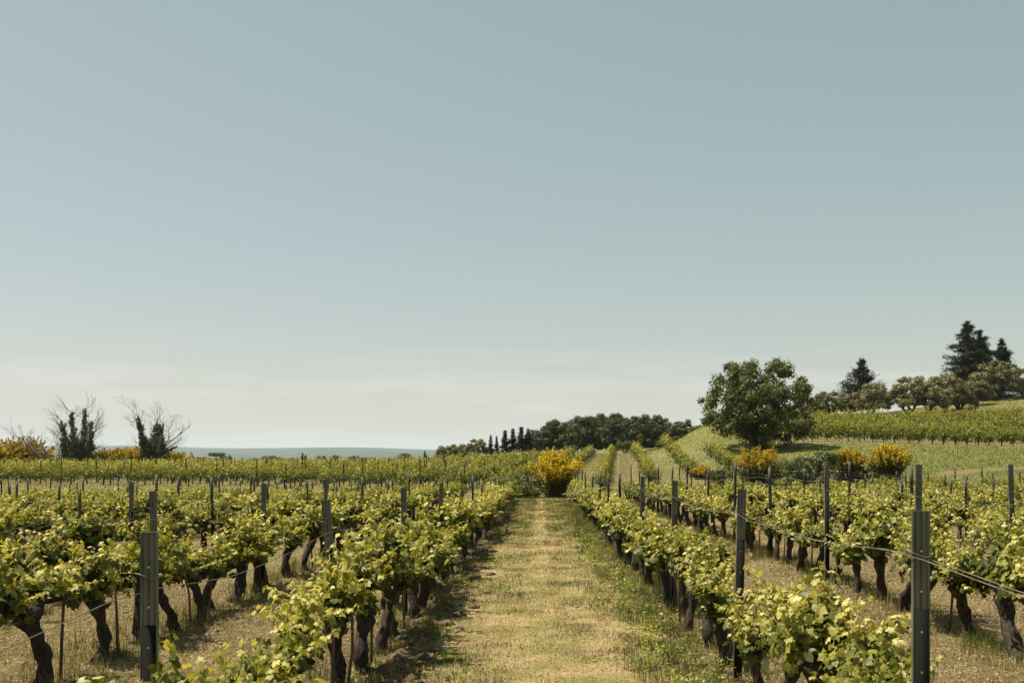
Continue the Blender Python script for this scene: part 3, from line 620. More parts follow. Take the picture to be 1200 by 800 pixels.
lb += [((3.9, 0, 4.7), .5), ((4.35, .2, 5.0), .35), ((-4.2, 0, 3.8), .5), ((-4.1, 0, 2.6), .5), ((-1.9, 0, 6.2), .6)]
crown(rg, lb, 34, .19, shell=.8).build('crown', M['tree_leaf'], e)

# olive trees on the ridge
def olive_mesh(seed, w, h, z0):
    rg = np.random.default_rng(seed); tb = Buf(); tips = []
    for k in range(3):
        a = rg.uniform(0, 6.28); branch_rec(tb, (.1*math.cos(a), .1*math.sin(a), -.3), (.5*math.cos(a), .5*math.sin(a), 1), z0*.7+.6, .24, 3, rg, tips, .6)
    lb = lobes_dome(rg, int(13*w), w*.86, h*.82-z0, z0, .62, low=-.05, irr=.12)
    return tb.mesh('trunk', [M['bark']], True), crown(rg, lb, 26, .26, shell=.6, squash=.8).mesh('crown', [M['olive_leaf']])
OL = [olive_mesh(40+i, *q) for i, q in enumerate([(6.2, 5.8, 1.4), (5.4, 5.2, 1.2), (4.4, 4.2, 1.3), (7.0, 6.2, 1.6)])]
for px, D, k, s, lab in [(948, 152, 1, .82, 'small olive tree at the left end of the olive row'), (972, 154, 0, .72, 'low olive tree just left of the lone fir'),
    (996, 158, 2, .90, 'short olive tree right in front of the lone fir'), (1022, 153, 0, .86, 'spreading olive tree just right of the lone fir'),
    (1066, 152, 0, 1.0, 'tall bushy olive tree left of the ridge pair of firs, beside the sky gap'), (1088, 151, 3, .78, 'leafy olive tree in the middle of the dense clump'),
    (1108, 154, 0, 1.0, 'broad olive tree with pale top directly left of the tall fir pair'), (1124, 156, 1, .88, 'olive tree partly hidden below the tall fir pair'),
    (1144, 160, 2, .95, 'slight brownish olive tree with a thin stem between clump and hilltop olive'), (1168, 167, 3, 1.1, 'big olive tree with a thick dark trunk alone on the bare slope'),
    (1199, 168, 2, .75, 'small pale olive tree at the far right of the ridge'), (1229, 158, 1, .9, 'olive tree just beyond the right edge of the photo')]:
    e = tree_thing('olive_tree', px, D, lab, 'tree', 'olive trees along the ridge', dz=0.0, rz=px*.7); s *= 1.1; e.scale = (s, s, s)
    link('trunk', OL[k][0], e); link('crown', OL[k][1], e)
# firs / cedars
def fir_mesh(seed, h, w, lev, z0=1.0, droop=-.1, ragged=.2, needles=12, irregular=.15):
    rg = np.random.default_rng(seed); tb = Buf(); cb = Buf()
    tube(tb, [(0, 0, -.4), (.05, 0, h*.5), (0, 0, h)], [h*.022, h*.014, .03], 7)
    for k in range(lev):
        f = (k+rg.uniform(-.3, .3))/lev; f = min(max(f, 0), .985); z = z0+(h-z0)*f; Lb = (w/2*(1-f)**1.0+.10)*(1+rg.normal(0, ragged*.4))
        for q in range(int(5+4*(1-f))):
            a = rg.uniform(0, 6.28); ln = Lb*rg.uniform(.65, 1.1+ragged); P = curve_pts((0, 0, z), (math.cos(a), math.sin(a), .25+droop), ln, 5, rg, .06, (0, 0, -.15+.1))
            tube(tb, P, np.linspace(.05, .012, 5), 3, cap=False)
            n = int(needles*ln*4.5)+14; t = rg.random(n)**.8; i = np.minimum((t*4).astype(int), 3); C = P[i]+(P[i+1]-P[i])*((t*4)-i)[:, None]+rg.normal(0, 1, (n, 3))*np.array([.18, .18, .10])*(.5+.5*ln)
            d = norm(P[-1]-P[0]); Dd = d*.8+rg.normal(0, .6, (n, 3))+np.array([0, 0, .1]); place(cb, *NEEDLE, C, rg.normal(0, .5, (n, 3))+np.array([0, 0, 1]), Dd, rg.uniform(.3, .62, n), 0, np.clip(.45+rg.normal(0, .2, n)+.2*(t-.5), 0, 1))
    return tb.mesh('trunk', [M['bark']], True), cb.mesh('crown', [M['fir_leaf']])
FR = [fir_mesh(70, 13.2, 8.8, 30, ragged=.4), fir_mesh(71, 11.6, 7.0, 26, ragged=.45), fir_mesh(72, 8.4, 3.0, 22, ragged=.5), fir_mesh(73, 7.6, 6.0, 13, ragged=.35, droop=.15), fir_mesh(74, 9, 3.6, 17)]
for px, D, k, s, top, lab in [(1134, 174, 0, 1, 375, 'tallest dark fir on the hilltop, left of the pair'), (1149, 176, 1, 1, 385, 'slightly lower dark fir overlapping the right side of the tallest fir'),
    (1174, 176, 2, 1, 396, 'slim pointed dark fir rising behind the big hilltop olive'), (1010, 170, 3, 1, 418, 'lone dark cedar with level branches above the olive row')]:
    e = tree_thing('fir_tree', px, D, lab, 'tree', 'dark firs on the ridge', rz=k); x, y, z = e.location
    hgt = {0: 13.2, 1: 11.6, 2: 8.4, 3: 7.6}[k]; ztop = E+(HZ-top)*D/F; e.location.z = min(z, ztop-hgt) if ztop-hgt > z-1.5 else z; sc_ = (ztop-e.location.z)/hgt; e.scale = (min(sc_, 1.15), min(sc_, 1.15), sc_)
    link('trunk', FR[k][0], e); link('crown', FR[k][1], e)
# pine wood at the end of the track
def pine_mesh(seed, w, h):
    rg = np.random.default_rng(seed); tb = Buf(); tips = []
    tube(tb, curve_pts((0, 0, -.5), (rg.normal(0, .08), rg.normal(0, .08), 1), h*.75, 6, rg, .04), np.linspace(.28, .12, 6), 7)
    for k in range(5):
        a = rg.uniform(0, 6.28); branch_rec(tb, (0, 0, h*rg.uniform(.25, .55)), (math.cos(a), math.sin(a), .6), w*.36, .10, 1, rg, tips, .6)
    lb = lobes_dome(rg, 60, w*.86, h*.80, h*.14, .9, low=-.1, irr=.10, inner=.35)
    return tb.mesh('trunk', [M['grey_bark']], True), crown(rg, lb, 13, .36, shell=.6, squash=.75).mesh('crown', [M['pine_leaf']])
PN = [pine_mesh(80+i, w_, 8.0) for i, w_ in enumerate([6.5, 7.5, 5.5, 7.0, 8.0])]
top_line = lambda px: np.interp(px, [510, 530, 565, 572, 600, 612, 625, 650, 680, 700, 715, 735, 755, 775, 795, 815, 835], [518, 514, 513, 516, 505, 505, 500, 492, 488, 484, 482, 484, 486, 489, 492, 499, 503])
rg = np.random.default_rng(90); np_ = 0
for row, D0 in enumerate((186, 196, 208)):
    for i, px in enumerate(np.arange(628+row*9, 836, 19)):
        px = px+rg.uniform(-4, 4); D = D0+rg.uniform(-3, 3); x, y, z = at(px, D); k = int(rg.integers(5)); top = top_line(px)+rg.uniform(-1.5, 5)+(0 if row else 5)*rg.random()
        zt_ = E+(HZ-top)*D/F; s = (zt_-z)/8.0
        if s < .35: s = .35
        e = tree_thing('pine_tree', px, D, 'x', 'tree', 'pines of the dark wood beyond the track', rz=rg.uniform(0, 6))
        where = 'left end' if px < 670 else 'left part' if px < 705 else 'middle' if px < 750 else 'right part' if px < 790 else 'right end'
        depth = ('front edge', 'middle', 'back')[row]
        e['label'] = f'dark rounded pine at the {depth} of the far wood, {where} of it'
        e.scale = (max(s, .75), max(s, .75), s); link('trunk', PN[k][0], e); link('crown', PN[k][1], e); np_ += 1
for px, top, w_, lab in [(575, 509, .6, 'leftmost thin spire of the dark conifers before the pine wood'), (582, 510, .55, 'second thin spire of the dark conifers before the pine wood'), (592, 503, .9, 'third dark conifer before the pine wood, with bushy base'),
    (601, 501, .8, 'fourth dark conifer before the pine wood, pointed top'), (611, 499, .95, 'fifth dark conifer before the pine wood, tall and full'), (619, 501, .8, 'sixth dark conifer, touching the left pine of the wood')]:
    D = 178; e = tree_thing('conifer_tree', px, D, lab, 'tree', 'pointed conifers at the left of the pine wood', rz=px); x, y, z = e.location; s = (E+(HZ-top)*D/F-z)/9.0; e.scale = (s*w_*1.25, s*w_*1.25, s); link('trunk', FR[4][0], e); link('crown', FR[4][1], e)
for px, D, top, k, lab in [(521, 172, 520, 2, 'low olive-green tree at the left tip of the tree line'), (534, 172, 517, 1, 'second low rounded tree at the left of the tree line'), (546, 174, 518, 2, 'small tree in the dip left of the taller rounded tree'), (558, 170, 511, 0, 'taller rounded grey-green tree left of the dark conifers')]:
    e = tree_thing('rounded_tree', px, D, lab, 'tree', 'rounded trees at the left of the tree line', rz=px); z = e.location.z; hh = {0: 5.8, 1: 5.2, 2: 4.2}[k]; s = (E+(HZ-top)*D/F-z)/hh*.98; e.scale = (max(s, .6), max(s, .6), s); link('trunk', OL[k][0], e)
    link('crown', OL[k][1], e)
# round dark bush where the track meets the wood
def bush_mesh(seed, w, h, mt, ls=.12, dens=60, n=18, r=.35):
    rg = np.random.default_rng(seed); lb = lobes_dome(rg, n, w*.8, h*.75, h*.15, r, low=0, irr=.12); return crown(rg, lb, dens, ls, shell=.6).mesh('foliage', [mt])
def bush(px, D, w, h, lab, mt='tree_leaf', seed=1, name='green_bush', group=None, ls=.12, dens=60, r=None, n=18):
    e = tree_thing(name, px, D, lab, 'bush', group); me = bush_mesh(seed, w, h, M[mt], ls, dens, n, r or w*.22); link('foliage', me, e)
    b = Buf(); rg = np.random.default_rng(seed+5)
    for k in range(6): tube(b, curve_pts((0, 0, -.1), (rg.normal(0, .5), rg.normal(0, .5), 1), h*.7, 4, rg, .1), np.linspace(.03*w, .01, 4), 4)
    b.build('stems', M['bark'], e, True); return e
bush(733, 141, 2.6, 2.0, 'round dark bush where the bare track meets the pine wood', seed=3)
bush(618, 49.5, 2.0, .95, 'low dark green shrub touching the left of the central broom', seed=4, ls=.10, dens=120)
bush(604, 50.5, 1.6, .85, 'low green shrub at the end of the left path row', seed=14, ls=.10, dens=120)
for px, D, w_, h_, lab in [(925, 56, 1.9, 1.3, 'dark shrub just right of the wide broom beside the bank'), (945, 57, 2.0, 1.6, 'dark leafy shrub midway between the brooms'), (966, 56, 1.9, 1.9, 'taller ragged shrub with a leaning shoot left of the twin brooms'), (1016, 57, 1.3, 1.2, 'small dark shrub in the gap of the twin brooms'), (845, 56, 1.7, .8, 'low green shrub on the left of the wide broom')]:
    bush(px, D, w_, h_, lab, 'ivy_leaf' if h_ > 1 else 'tree_leaf', seed=int(px), group='dark shrubs at the foot of the bank', ls=.10, dens=90, n=30, r=w_*.15)
# broom bushes
def broom(px, D, w, h, lab, seed, flower_low=.35, fd=1.0, fs=1.0, group='yellow flowering broom bushes'):
    e = tree_thing('broom_bush', px, D, lab, 'bush', group); rg = np.random.default_rng(seed); sb = Buf(); fb = Buf(); n = 560
    for k in range(n):
        a = rg.uniform(0, 6.28); u = rg.random()**.6; d = (math.cos(a)*u*w/h*.30, math.sin(a)*u*w/h*.30, 1.05-u*.6); ln = h*rg.uniform(.62, 1.08)*(1-.10*u)
        P = curve_pts((rg.normal(0, .12*w), rg.normal(0, .12*w), 0), d, ln, 5, rg, .07, (0, 0, -.2)); tube(sb, P, np.linspace(.012*fs, .004*fs, 5), 3, 0, rg.random(), cap=False)
        m = 16; t = rg.uniform(.3, 1, m); i = np.minimum((t*4).astype(int), 3); C = P[i]+(P[i+1]-P[i])*(t*4-i)[:, None]+rg.normal(0, .05, (m, 3))
        place(sb, *LEAF_TRI, C, rg.normal(0, 1, (m, 3)), rg.normal(0, .5, (m, 3))+norm(P[-1]-P[0]), fs*rg.uniform(.05, .09, m), 0, rg.uniform(.1, .9, m))
        if P[-1][2] > h*flower_low*rg.uniform(.6, 1.3) and rg.random() < .9*fd*(.55+.6*math.sin(a*3+seed)*math.sin(u*7+a*2)+.35):
            m = 40; t = 1-.38*rg.random(m)**1.5; i = np.minimum((t*4).astype(int), 3); C = P[i]+(P[i+1]-P[i])*(t*4-i)[:, None]+rg.normal(0, .045, (m, 3))
            place(fb, *LEAF_LO, C, rg.normal(0, .7, (m, 3))+np.array([0, 0, .5]), rg.normal(0, 1, (m, 3)), fs*rg.uniform(.055, .10, m), 0, np.clip(.5+rg.normal(0, .25, m)+rg.normal(0, .1), 0, 1))
    sb.build('stems', M['broom_stem'], e); fb.build('flowers', M['broom_flower'], e); return e
broom(652, 49.5, 1.75, 2.25, 'rounded yellow broom bush standing at the end of the grass path', 1)
broom(889, 55, 2.8, 2.05, 'wide yellow broom bush below the large round tree', 2, .78, .8)
broom(993, 57, 1.9, 1.95, 'left and duller of the twin brooms below the bank', 3, .85, .7)
broom(1042, 57, 2.2, 2.1, 'right and rounder of the twin brooms below the bank', 4, .8, .9)
broom(28, 150, 9.0, 5.3, 'largest yellow broom bush, left of the ivy-covered dead trees', 5, .1, fs=3.2)
broom(-8, 146, 7.5, 3.8, 'yellow broom bush cut by the left edge of the photo', 15, .1, fs=3.2)
for i, (px, w_, h_, lab) in enumerate([(122, 4, 2.5, 'orange broom bush directly right of the larger ivy-covered tree'), (139, 4.5, 2.7, 'broom bush midway between the two ivy-covered trees'), (158, 4.4, 3.0, 'broom bush just left of the smaller ivy-covered tree'), (185, 4.2, 2.6, 'broom bush just right of the smaller ivy-covered tree'), (204, 3.8, 2.3, 'small broom bush at the right end of the flowering hedge')]):
    broom(px, 150+i % 2*2, w_*1.9, h_*1.25, lab, 20+i, .05, fs=3.0)
broom(823, 61, 1.5, .8, 'small pale yellow broom beside the rows under the mound', 33, .5, .6)
bush(75, 150, 3.0, 2.4, 'green bush at the foot of the larger ivy-covered tree', 'tree_leaf', seed=51, ls=.22, dens=25)
# dead trees wrapped in ivy
def bare(b, rg, p, d, ln, r, depth, **k): branch_rec(b, p, d, ln, r, depth, rg, [], spread=.55, wob=.13, up=.22, kids=(2, 3), shrink=.72, **k)
def ivy_on(b, P, rad, dens, rg, ls=.26):
    seglen = np.linalg.norm(np.diff(P, axis=0), axis=1).sum(); n = int(dens*seglen*rad*6); t = rg.random(n)*(len(P)-1.001); i = t.astype(int); C = P[i]+(P[i+1]-P[i])*(t-i)[:, None]; tt = t/(len(P)-1)
    d = norm(rg.normal(0, 1, (n, 3))); C = C+d*(rad*(1.15-.98*tt**1.2)*(.35+.9*rg.random(n)**1.3)*(1+.28*np.sin(t*4.3+C[:, 0])+.2*np.sin(t*9)))[:, None]
    place(b, *LEAF_LO, C, d+rg.normal(0, .4, (n, 3)), rg.normal(0, .6, (n, 3))-np.array([0, 0, .6]), ls*rg.uniform(.6, 1.3, n), 0, np.clip(.4+rg.normal(0, .22, n), 0, 1))
def dead_tree(px, D, stems, lab, seed, extra):
    e = tree_thing('dead_tree', px, D, lab, 'tree', 'leafless trees at the left'); rg = np.random.default_rng(seed); tb = Buf(); ib = Buf()
    for (dx, dy, hx, hh, ir) in stems:
        P = curve_pts((dx, dy, -.4), (hx, rg.normal(0, .1), 1), hh, 8, rg, .02); tube(tb, P, np.linspace(.34, .09, 8), 7, rough=.06, rg=rg)
        if ir:
            ir *= 1.15
            lbs = []
            for q_ in range(int(hh*8)):
                t_ = rg.random(); p_ = P[min(int(t_*7), 6)]*(1-(t_*7 % 1))+P[min(int(t_*7)+1, 7)]*(t_*7 % 1)
                lbs.append((p_+rg.normal(0, .30, 3)*(1.15-t_*.7), ir*(.72-.46*t_)*rg.uniform(.55, 1.3)))
            crown(rg, lbs, 26, .24, shell=.7, b=ib, squash=1.25)
        for q in ((2, 3, 3, 4, 4, 5, 5, 6, 6, 7, 7) if ir else (3, 4, 5, 6, 7, 7)):
            bare(tb, rg, P[q], (rg.normal(hx*3+(dx*.6), .7), rg.normal(0, .4), .65), rg.uniform(1.3, 2.3), .036, 3, seg=3)
    for (p, d, ln, r) in extra: bare(tb, rg, p, d, ln, r, 3, seg=5)
    tb.build('trunk', M['grey_bark'], e, True)
    if any(s[4] for s in stems): ib.build('ivy', M['ivy_leaf'], e)
    return e
dead_tree(91, 148, [(-.9, 0, -.12, 7.9, .9), (-.1, .2, -.03, 9.0, .95), (.75, 0, .02, 9.6, .9), (1.5, 0, .07, 7.4, .85), (-1.3, .2, -.16, 5.4, .8), (-.5, -.2, 0, 4.6, 1.3), (.7, -.2, 0, 4.8, 1.3)], 'larger dead tree with several ivy-wrapped stems and bare twigs', 61, [((-.8, 0, 3.8), (-.7, 0, .8), 2.6, .09), ((1.2, 0, 3.8), (.7, 0, .9), 2.6, .09)])
dead_tree(178, 148, [(-.6, 0, -.03, 8.6, .95), (.5, .1, .09, 7.2, 1.0), (0, -.2, .02, 7.6, 1.1), (1.0, -.1, .14, 5.4, .8), (.2, -.2, 0, 4.6, 1.3)], 'smaller dead tree with ivy-wrapped trunk and a bough reaching right', 62, [((.3, 0, 2.4), (1.2, 0, .45), 3.4, .13), ((-.6, 0, 4.4), (-.8, 0, .9), 2.4, .08)])
e_ = bpy.data.objects['dead_tree.001']; 
rg = np.random.default_rng(63); ib = Buf(); P = np.array([[.2, 0, 2.0], [1.4, 0, 2.5], [2.6, 0, 3.0], [3.7, 0, 3.5]]); ivy_on(ib, P, .42, 60, rg); tb2 = Buf(); tube(tb2, P, [.2, .16, .11, .06], 6)
ib.build('ivy', M['ivy_leaf'], e_); tb2.build('bough', M['grey_bark'], e_, True)
dead_tree(66, 147, [(0, 0, -.95, 6.6, 0), (.1, .1, -.6, 4.6, 0)], 'leaning leafless tree behind the largest broom', 64, [((-2.0, 0, 2.6), (-1.3, 0, .5), 3.2, .09)])
dead_tree(148, 152, [(0, 0, .0, 1.8, 0)], 'small leafless sapling between the two ivy-covered trees', 66, [])
# distant trees on the plain
def far_tree(px, D, top, w, kind, lab, umbrella=False):
    e = tree_thing('distant_tree', px, D, lab, 'tree', 'small far trees on the plain', rz=px); z = e.location.z; h = (E+(HZ-top)*D/F)-z
    rg = np.random.default_rng(int(px)); tb = Buf(); tube(tb, [(0, 0, -1), (.1, 0, h*.5), (0, 0, h*.85)], [h*.04, h*.03, h*.02], 5); tb.build('trunk', M['bark'], e, True)
    if kind == 'cone': lb = [((rg.normal(0, w*.05), rg.normal(0, w*.05), h*f), w*.5*(1.05-f)+.2) for f in np.linspace(.1, .96, 12)]; cb = crown(rg, lb, 3.5, .9, squash=1.6)
    elif umbrella: lb = [((w*.4*math.cos(a)*q, w*.4*math.sin(a)*q, h*.82), w*.15) for a, q in zip(rg.uniform(0, 6.28, 16), rg.random(16)**.5)]; cb = crown(rg, lb, 3.5, .8, squash=.7)
    else: cb = crown(rg, lobes_dome(rg, 16, w*.8, h*.7, h*.2, w*.17, low=0), 3.0, .9)
    cb.build('crown', M['pine_leaf'] if kind == 'cone' or umbrella else M['tree_leaf'], e)
far_tree(254, 560, 530, 9.5, 'round', 'umbrella-shaped pine, the most distinct tree on the distant plain', True)
for i, (px, top, w_, kd, lab) in enumerate([(262, 535, 9, 'round', 'dark rounded tree right under the umbrella-shaped distant pine'), (269, 533, 3, 'cone', 'tiny dark spire right of the umbrella-shaped distant pine'), (236, 536, 14, 'round', 'low wide tree left of the umbrella-shaped distant pine'),
    (300, 537, 7, 'round', 'small dark round tree on the plain, left of a wide low grove'), (318, 535.5, 12, 'round', 'wide low tree of the distant grove, its left half'), (329, 536, 9, 'round', 'wide low tree of the distant grove, its right half'), (345, 538, 10, 'round', 'low tree right of the distant grove'),
    (354.5, 530.5, 3.4, 'cone', 'left of the two tallest tiny cypress spires'), (358, 533, 3, 'cone', 'right of the two tallest tiny cypress spires'), (374, 535.5, 5, 'cone', 'short dark spire right of the two tall spires'), (379, 534.5, 5, 'cone', 'second short spire right of the two tall spires'), (391, 534, 4, 'cone', 'left spire of the distant right-hand group'), (395, 533.5, 7, 'round', 'bushy tree within the distant right-hand group'),
    (420, 537.5, 16, 'round', 'flat wide tree on the plain, far right of the spires'), (433, 537.5, 12, 'round', 'second flat wide tree on the plain'), (475, 531.5, 11, 'round', 'small leaning dark tree on the horizon beside a tall post'), (498, 528, 3.6, 'cone', 'single dark cypress on the horizon left of the tree line'), (213, 532, 5, 'round', 'small dark tree behind the right end of the broom hedge')]):
    far_tree(px, 600+i*7, top, w_, kd, lab)

# ------------------------------------------------------------ grass, weeds, clods
def blades(b, x, y, h, wd, tint, rg, lean=.45, mat=0):
    n = len(x); z = zt(x, y); a = rg.uniform(0, 2*np.pi, n); la = rg.uniform(0, 2*np.pi, n); ll = h*np.abs(rg.normal(0, lean, n))
    dx, dy = np.cos(a)*wd/2, np.sin(a)*wd/2; bx, by = np.cos(la)*ll, np.sin(la)*ll
    hz = h/np.sqrt(1+(ll/h)**2)
    V = np.stack([np.stack([x-dx, y-dy, z-.01], -1), np.stack([x+dx, y+dy, z-.01], -1), np.stack([x+dx*.7+bx*.4, y+dy*.7+by*.4, z+hz*.6], -1), np.stack([x-dx*.7+bx*.4, y-dy*.7+by*.4, z+hz*.6], -1), np.stack([x+bx, y+by, z+hz], -1)], 1)
    base = (np.arange(n)*5)[:, None]; b.add(V.reshape(-1, 3), base+np.array([[0, 1, 2, 3]]), mat, tint); b.Fs.append((base+np.array([[3, 2, 4]])+b.n-n*5, mat, np.asarray(tint, dtype=np.float32)))
def vnoise(x, y, s, seed=0):
    ca, sa = math.cos(.6+seed), math.sin(.6+seed); x, y = x*ca-y*sa, x*sa+y*ca
    return .6*vnoise1(x, y, s, seed)+.4*vnoise1(y*.7+x*.7, x*.7-y*.7, s*.43, seed+9)
def vnoise1(x, y, s, seed=0):
    r_ = np.random.default_rng(seed).random((64, 64)); X_ = x/s; Y_ = y/s; i = np.floor(X_).astype(int); j = np.floor(Y_).astype(int); fx_ = X_-i; fy_ = Y_-j; fx_ = fx_*fx_*(3-2*fx_); fy_ = fy_*fy_*(3-2*fy_)
    g = lambda a, c: r_[a % 64, c % 64]
    return (g(i, j)*(1-fx_)+g(i+1, j)*fx_)*(1-fy_)+(g(i, j+1)*(1-fx_)+g(i+1, j+1)*fx_)*fy_
def sampleD(n, d0, d1, p, rg):   # density ~ D^-p
    q = 1-p; u = rg.random(n); return (d0**q+u*(d1**q-d0**q))**(1/q)
rg = np.random.default_rng(5)
# path
n = 190000; y = sampleD(n, 5.5, 47, 1.35, rg); xr = rg.uniform(-1.3, 1.35, n); x = xr+ROWT*y
nn = vnoise(x, y, .33, 1)*.55+vnoise(x, y, .9, 2)*.45; ti = .68-1.3*(nn-.45)-.16*np.clip(xr-.15, 0, 1)+rg.normal(0, .13, n)+.18*np.exp(-((xr-.0)/.22)**2)
gp = vnoise(x, y, 1.1, 21); ti = ti-2.2*np.clip(gp-.50, 0, 1)-.05-.25*(vnoise(x, y, .22, 22)-.5); keep = rg.random(n) < (.10+1.9*np.clip(nn-.22, 0, 1))*np.where(np.abs(xr+.07+.05*np.sin(y))<.16, .45, 1); x, y, xr, ti, nn = x[keep], y[keep], xr[keep], ti[keep], nn[keep]; k = y/7
b = Buf(); blades(b, x, y, (.015+.062*nn*rg.random(len(x))**1.5)*(1+.25*(k-1)), .0042*k**.75, np.clip(ti, 0, 1), rg, .8)
o = b.build('path_grass', M['grass']); tag(o, 'short mown grass and straw on the path', 'grass', kind='stuff')
# field litter and grass between the rows
n = 230000; y = sampleD(n, 5, 47, .75, rg); x = (rg.uniform(-.56, .56, n))*y; xr = x-ROWT*y; keep = (xr < -1.0) | (xr > 1.05); x, y, xr = x[keep], y[keep], xr[keep]
nn = vnoise(x, y, .5, 3)*.5+vnoise(x, y, 1.6, 4)*.5; keep = rg.random(len(x)) < .2+1.1*nn; x, y, xr, nn = x[keep], y[keep], xr[keep], nn[keep]
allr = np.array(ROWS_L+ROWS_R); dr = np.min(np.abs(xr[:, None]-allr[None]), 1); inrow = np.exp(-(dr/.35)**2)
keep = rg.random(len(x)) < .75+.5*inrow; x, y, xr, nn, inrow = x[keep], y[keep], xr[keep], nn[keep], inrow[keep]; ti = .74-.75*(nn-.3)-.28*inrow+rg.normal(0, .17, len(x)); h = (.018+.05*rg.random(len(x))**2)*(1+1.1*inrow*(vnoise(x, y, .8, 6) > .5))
b = Buf(); blades(b, x, y, h, .0055*(y/7)**.7, np.clip(ti, 0, 1), rg, .9)
m = 60000; y2 = sampleD(m, 5, 46, .85, rg); x2 = rg.uniform(-.56, .56, m)*y2; blades(b, x2, y2, rg.uniform(.04, .12, m), .0042*(y2/7)**.7, rg.uniform(.55, 1, m), rg, 2.6)
m = 110000; y = sampleD(m, 5, 46, .9, rg); x = rg.uniform(-.56, .56, m)*y; xr = x-ROWT*y; keep = (xr < -.95) | (xr > .85) | (rg.random(m) < .35); x, y = x[keep], y[keep]; m = len(x)
place(b, *LEAF_LO, np.stack([x, y, zt(x, y)+.012], -1), rg.normal(0, .35, (m, 3))+np.array([0, 0, 1]), rg.normal(0, 1, (m, 3)), rg.uniform(.012, .032, m)*(y/9)**.4, 1, rg.uniform(0, 1, m))
o = b.build('field_grass', [M['grass'], M['litter']]); tag(o, 'dry straw and thin grass on the soil between vine rows', 'grass', kind='stuff')
# tall tufts along row feet
b = Buf(); cx, cy = [], []
for X0 in ROWS_L[:6]+ROWS_R[:6]:
    m = 170; y = sampleD(m, 5, 46, .7, rg); x = X0+ROWT*y+rg.normal(0, .22, m); ok = np.abs(x/y) < .56; cx.append(x[ok]); cy.append(y[ok])
m = 130; y = sampleD(m, 6, 34, .6, rg); cx.append(1.05+ROWT*y+rg.normal(0, .25, m)); cy.append(y)
cx = np.concatenate(cx); cy = np.concatenate(cy); per = 34; x = np.repeat(cx, per)+rg.normal(0, .055, len(cx)*per); y = np.repeat(cy, per)+rg.normal(0, .055, len(cx)*per)
hc = np.repeat(rg.uniform(.09, .24, len(cx)), per); tc_ = np.repeat(rg.uniform(.0, .6, len(cx)), per)
blades(b, x, y, hc*rg.uniform(.5, 1.1, len(x)), .005*(y/8)**.6, np.clip(tc_+rg.normal(0, .1, len(x)), 0, 1), rg, .4)
o = b.build('tall_grass', M['grass']); tag(o, 'taller green grass tufts growing along the feet of the vine rows', 'grass', kind='stuff')
b = Buf(); m = 260; y = sampleD(m, 6, 40, .9, rg); xr = rg.uniform(-1.6, 1.4, m)
bm = bmesh.new(); bmesh.ops.create_icosphere(bm, subdivisions=1, radius=1); SV = np.array([v.co[:] for v in bm.verts]); SF = np.array([[v.index for v in f.verts] for f in bm.faces]); bm.free()
for i in range(m):
    q = rg.uniform(.006, .022); x_ = xr[i]+ROWT*y[i]; b.add((SV+rg.normal(0, .13, SV.shape))*q*np.array([1.3, 1, .6])+np.array([x_, y[i], float(zt(x_, y[i]))+.008+q*.2]), SF)
o = b.build('gravel', bark_mat('stone', (.16, .13, .10), (.38, .33, .27), 20, stretch=(1, 1, 1))); tag(o, 'small pale stones scattered over the path', 'stones', kind='stuff')
# lane, bank and slope grass
n = 260000; y = sampleD(n, 46, 185, .4, rg); px = rg.uniform(-80, 1280, n); x = (px-600)/F*y; gm, bm, _ = ground_masks(x, y)
keep = (rg.random(n) < gm*1.1+.12) & (bm < .5) & ~((px > 915) & (y > 90) & (y < 137) & (rg.random(n) < .7)) & ~((px < 900) & (y > 152)); x, y, px, gm = x[keep], y[keep], px[keep], gm[keep]
nn = vnoise(x, y, 2.2, 8); h = np.where(gm > .6, rg.uniform(.07, .22, len(x)), rg.uniform(.05, .17, len(x))); ti = np.where(gm > .6, .26, .45)+.5*(nn-.5)+rg.normal(0, .07, len(x))
b = Buf(); blades(b, x, y, h, .024*(y/70), np.clip(ti, 0, 1), rg, .4); o = b.build('meadow_grass', M['grass']); tag(o, 'rough green grass of the lane, mound and bank', 'grass', kind='stuff')
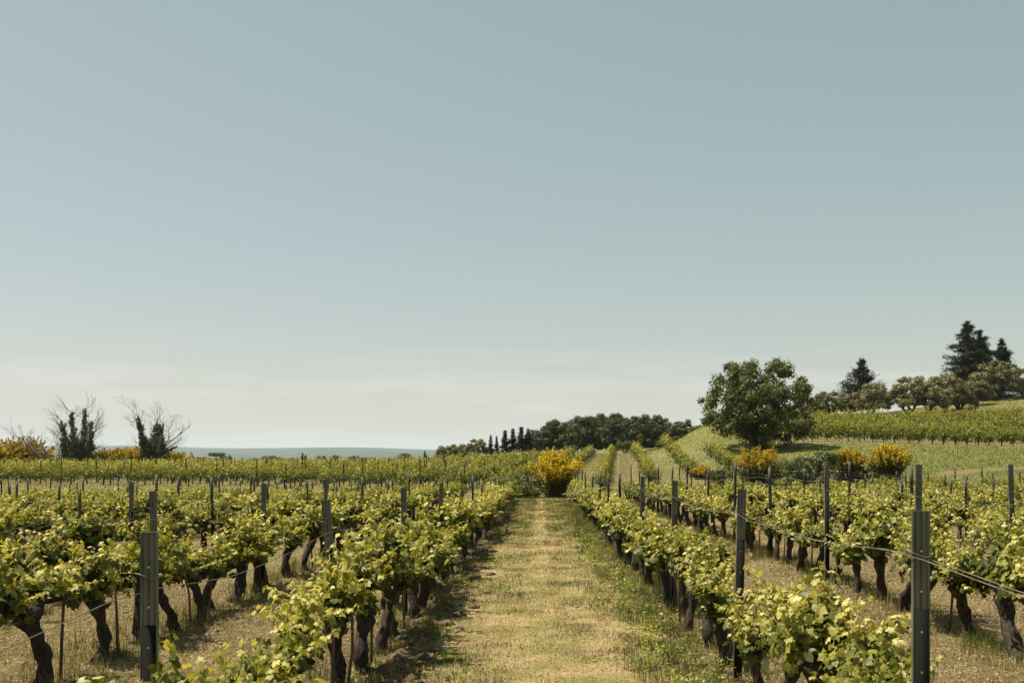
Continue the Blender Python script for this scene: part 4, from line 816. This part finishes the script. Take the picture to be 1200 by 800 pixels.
# broadleaf weeds by the right row
b = Buf(); m = 260; y = sampleD(m, 6, 26, .9, rg); xr = np.where(rg.random(m) < .75, rg.normal(1.02, .2, m), rg.normal(-1.35, .3, m)); x = xr+ROWT*y; per = 26; X_ = np.repeat(x, per); Y_ = np.repeat(y, per); hh = np.repeat(rg.uniform(.05, .20, m), per)
t = rg.random(m*per); C = np.stack([X_+rg.normal(0, .05, m*per), Y_+rg.normal(0, .05, m*per), zt(X_, Y_)+hh*t], -1)
place(b, *LEAF_LO, C, rg.normal(0, .5, (m*per, 3))+np.array([0, 0, 1]), rg.normal(0, 1, (m*per, 3)), rg.uniform(.02, .045, m*per), 0, np.clip(np.repeat(rg.uniform(.2, 1, m), per)+rg.normal(0, .1, m*per), 0, 1))
o = b.build('weeds', M['weed']); tag(o, 'yellow-green broadleaf weeds at the edges of the path', 'weeds', kind='stuff')
# earth clods under the left row
b = Buf(); bm_v = []
bm = bmesh.new(); bmesh.ops.create_icosphere(bm, subdivisions=2, radius=1); IV = np.array([v.co[:] for v in bm.verts]); IF = np.array([[v.index for v in f.verts] for f in bm.faces]); bm.free()
m = 1100; y = sampleD(m, 5.5, 44, .9, rg); xr = np.where(rg.random(m) < .85, rg.normal(-1.20, .17, m), rg.normal(1.35, .2, m)); 
for i in range(m):
    s = rg.uniform(.012, .030+.045*rg.random())*(1+(y[i] > 15)*.4); x_ = xr[i]+ROWT*y[i]; d = IV*(1+.22*np.sin(IV[:, [1, 2, 0]]*5+rg.uniform(0, 6)))+rg.normal(0, .07, IV.shape)
    b.add(d*s*np.array([1.2, 1, .7])+np.array([x_, y[i], float(zt(x_, y[i]))+s*.25]), IF)
o = b.build('earth_clods', M['clod'], smooth=False); tag(o, 'brown clods of turned earth along the left edge of the path', 'earth', kind='stuff')

# ------------------------------------------------------------ haze
hb = Buf(); hb.box((0, 5950, 70), (23600, 12300, 180)); m_, t_, l_ = mat('haze')
pv = N(t_, 'ShaderNodeVolumePrincipled'); pv.inputs['Color'].default_value = (.76, .88, 1.0, 1); pv.inputs['Density'].default_value = 6.0e-5; pv.inputs['Anisotropy'].default_value = .2
oo = N(t_, 'ShaderNodeOutputMaterial'); l_(pv.outputs[0], oo.inputs['Volume'])
HAZE = True
if HAZE:
    o = hb.build('haze', m_); tag(o, 'thin pale haze in the air over the whole valley', 'haze', kind='stuff')
print('vines', len(indiv), 'rest', len(rest), 'posts', len(vis_posts), nfp, 'stakes', ns, 'pines', np_, 'far', len(fx), len(hx))
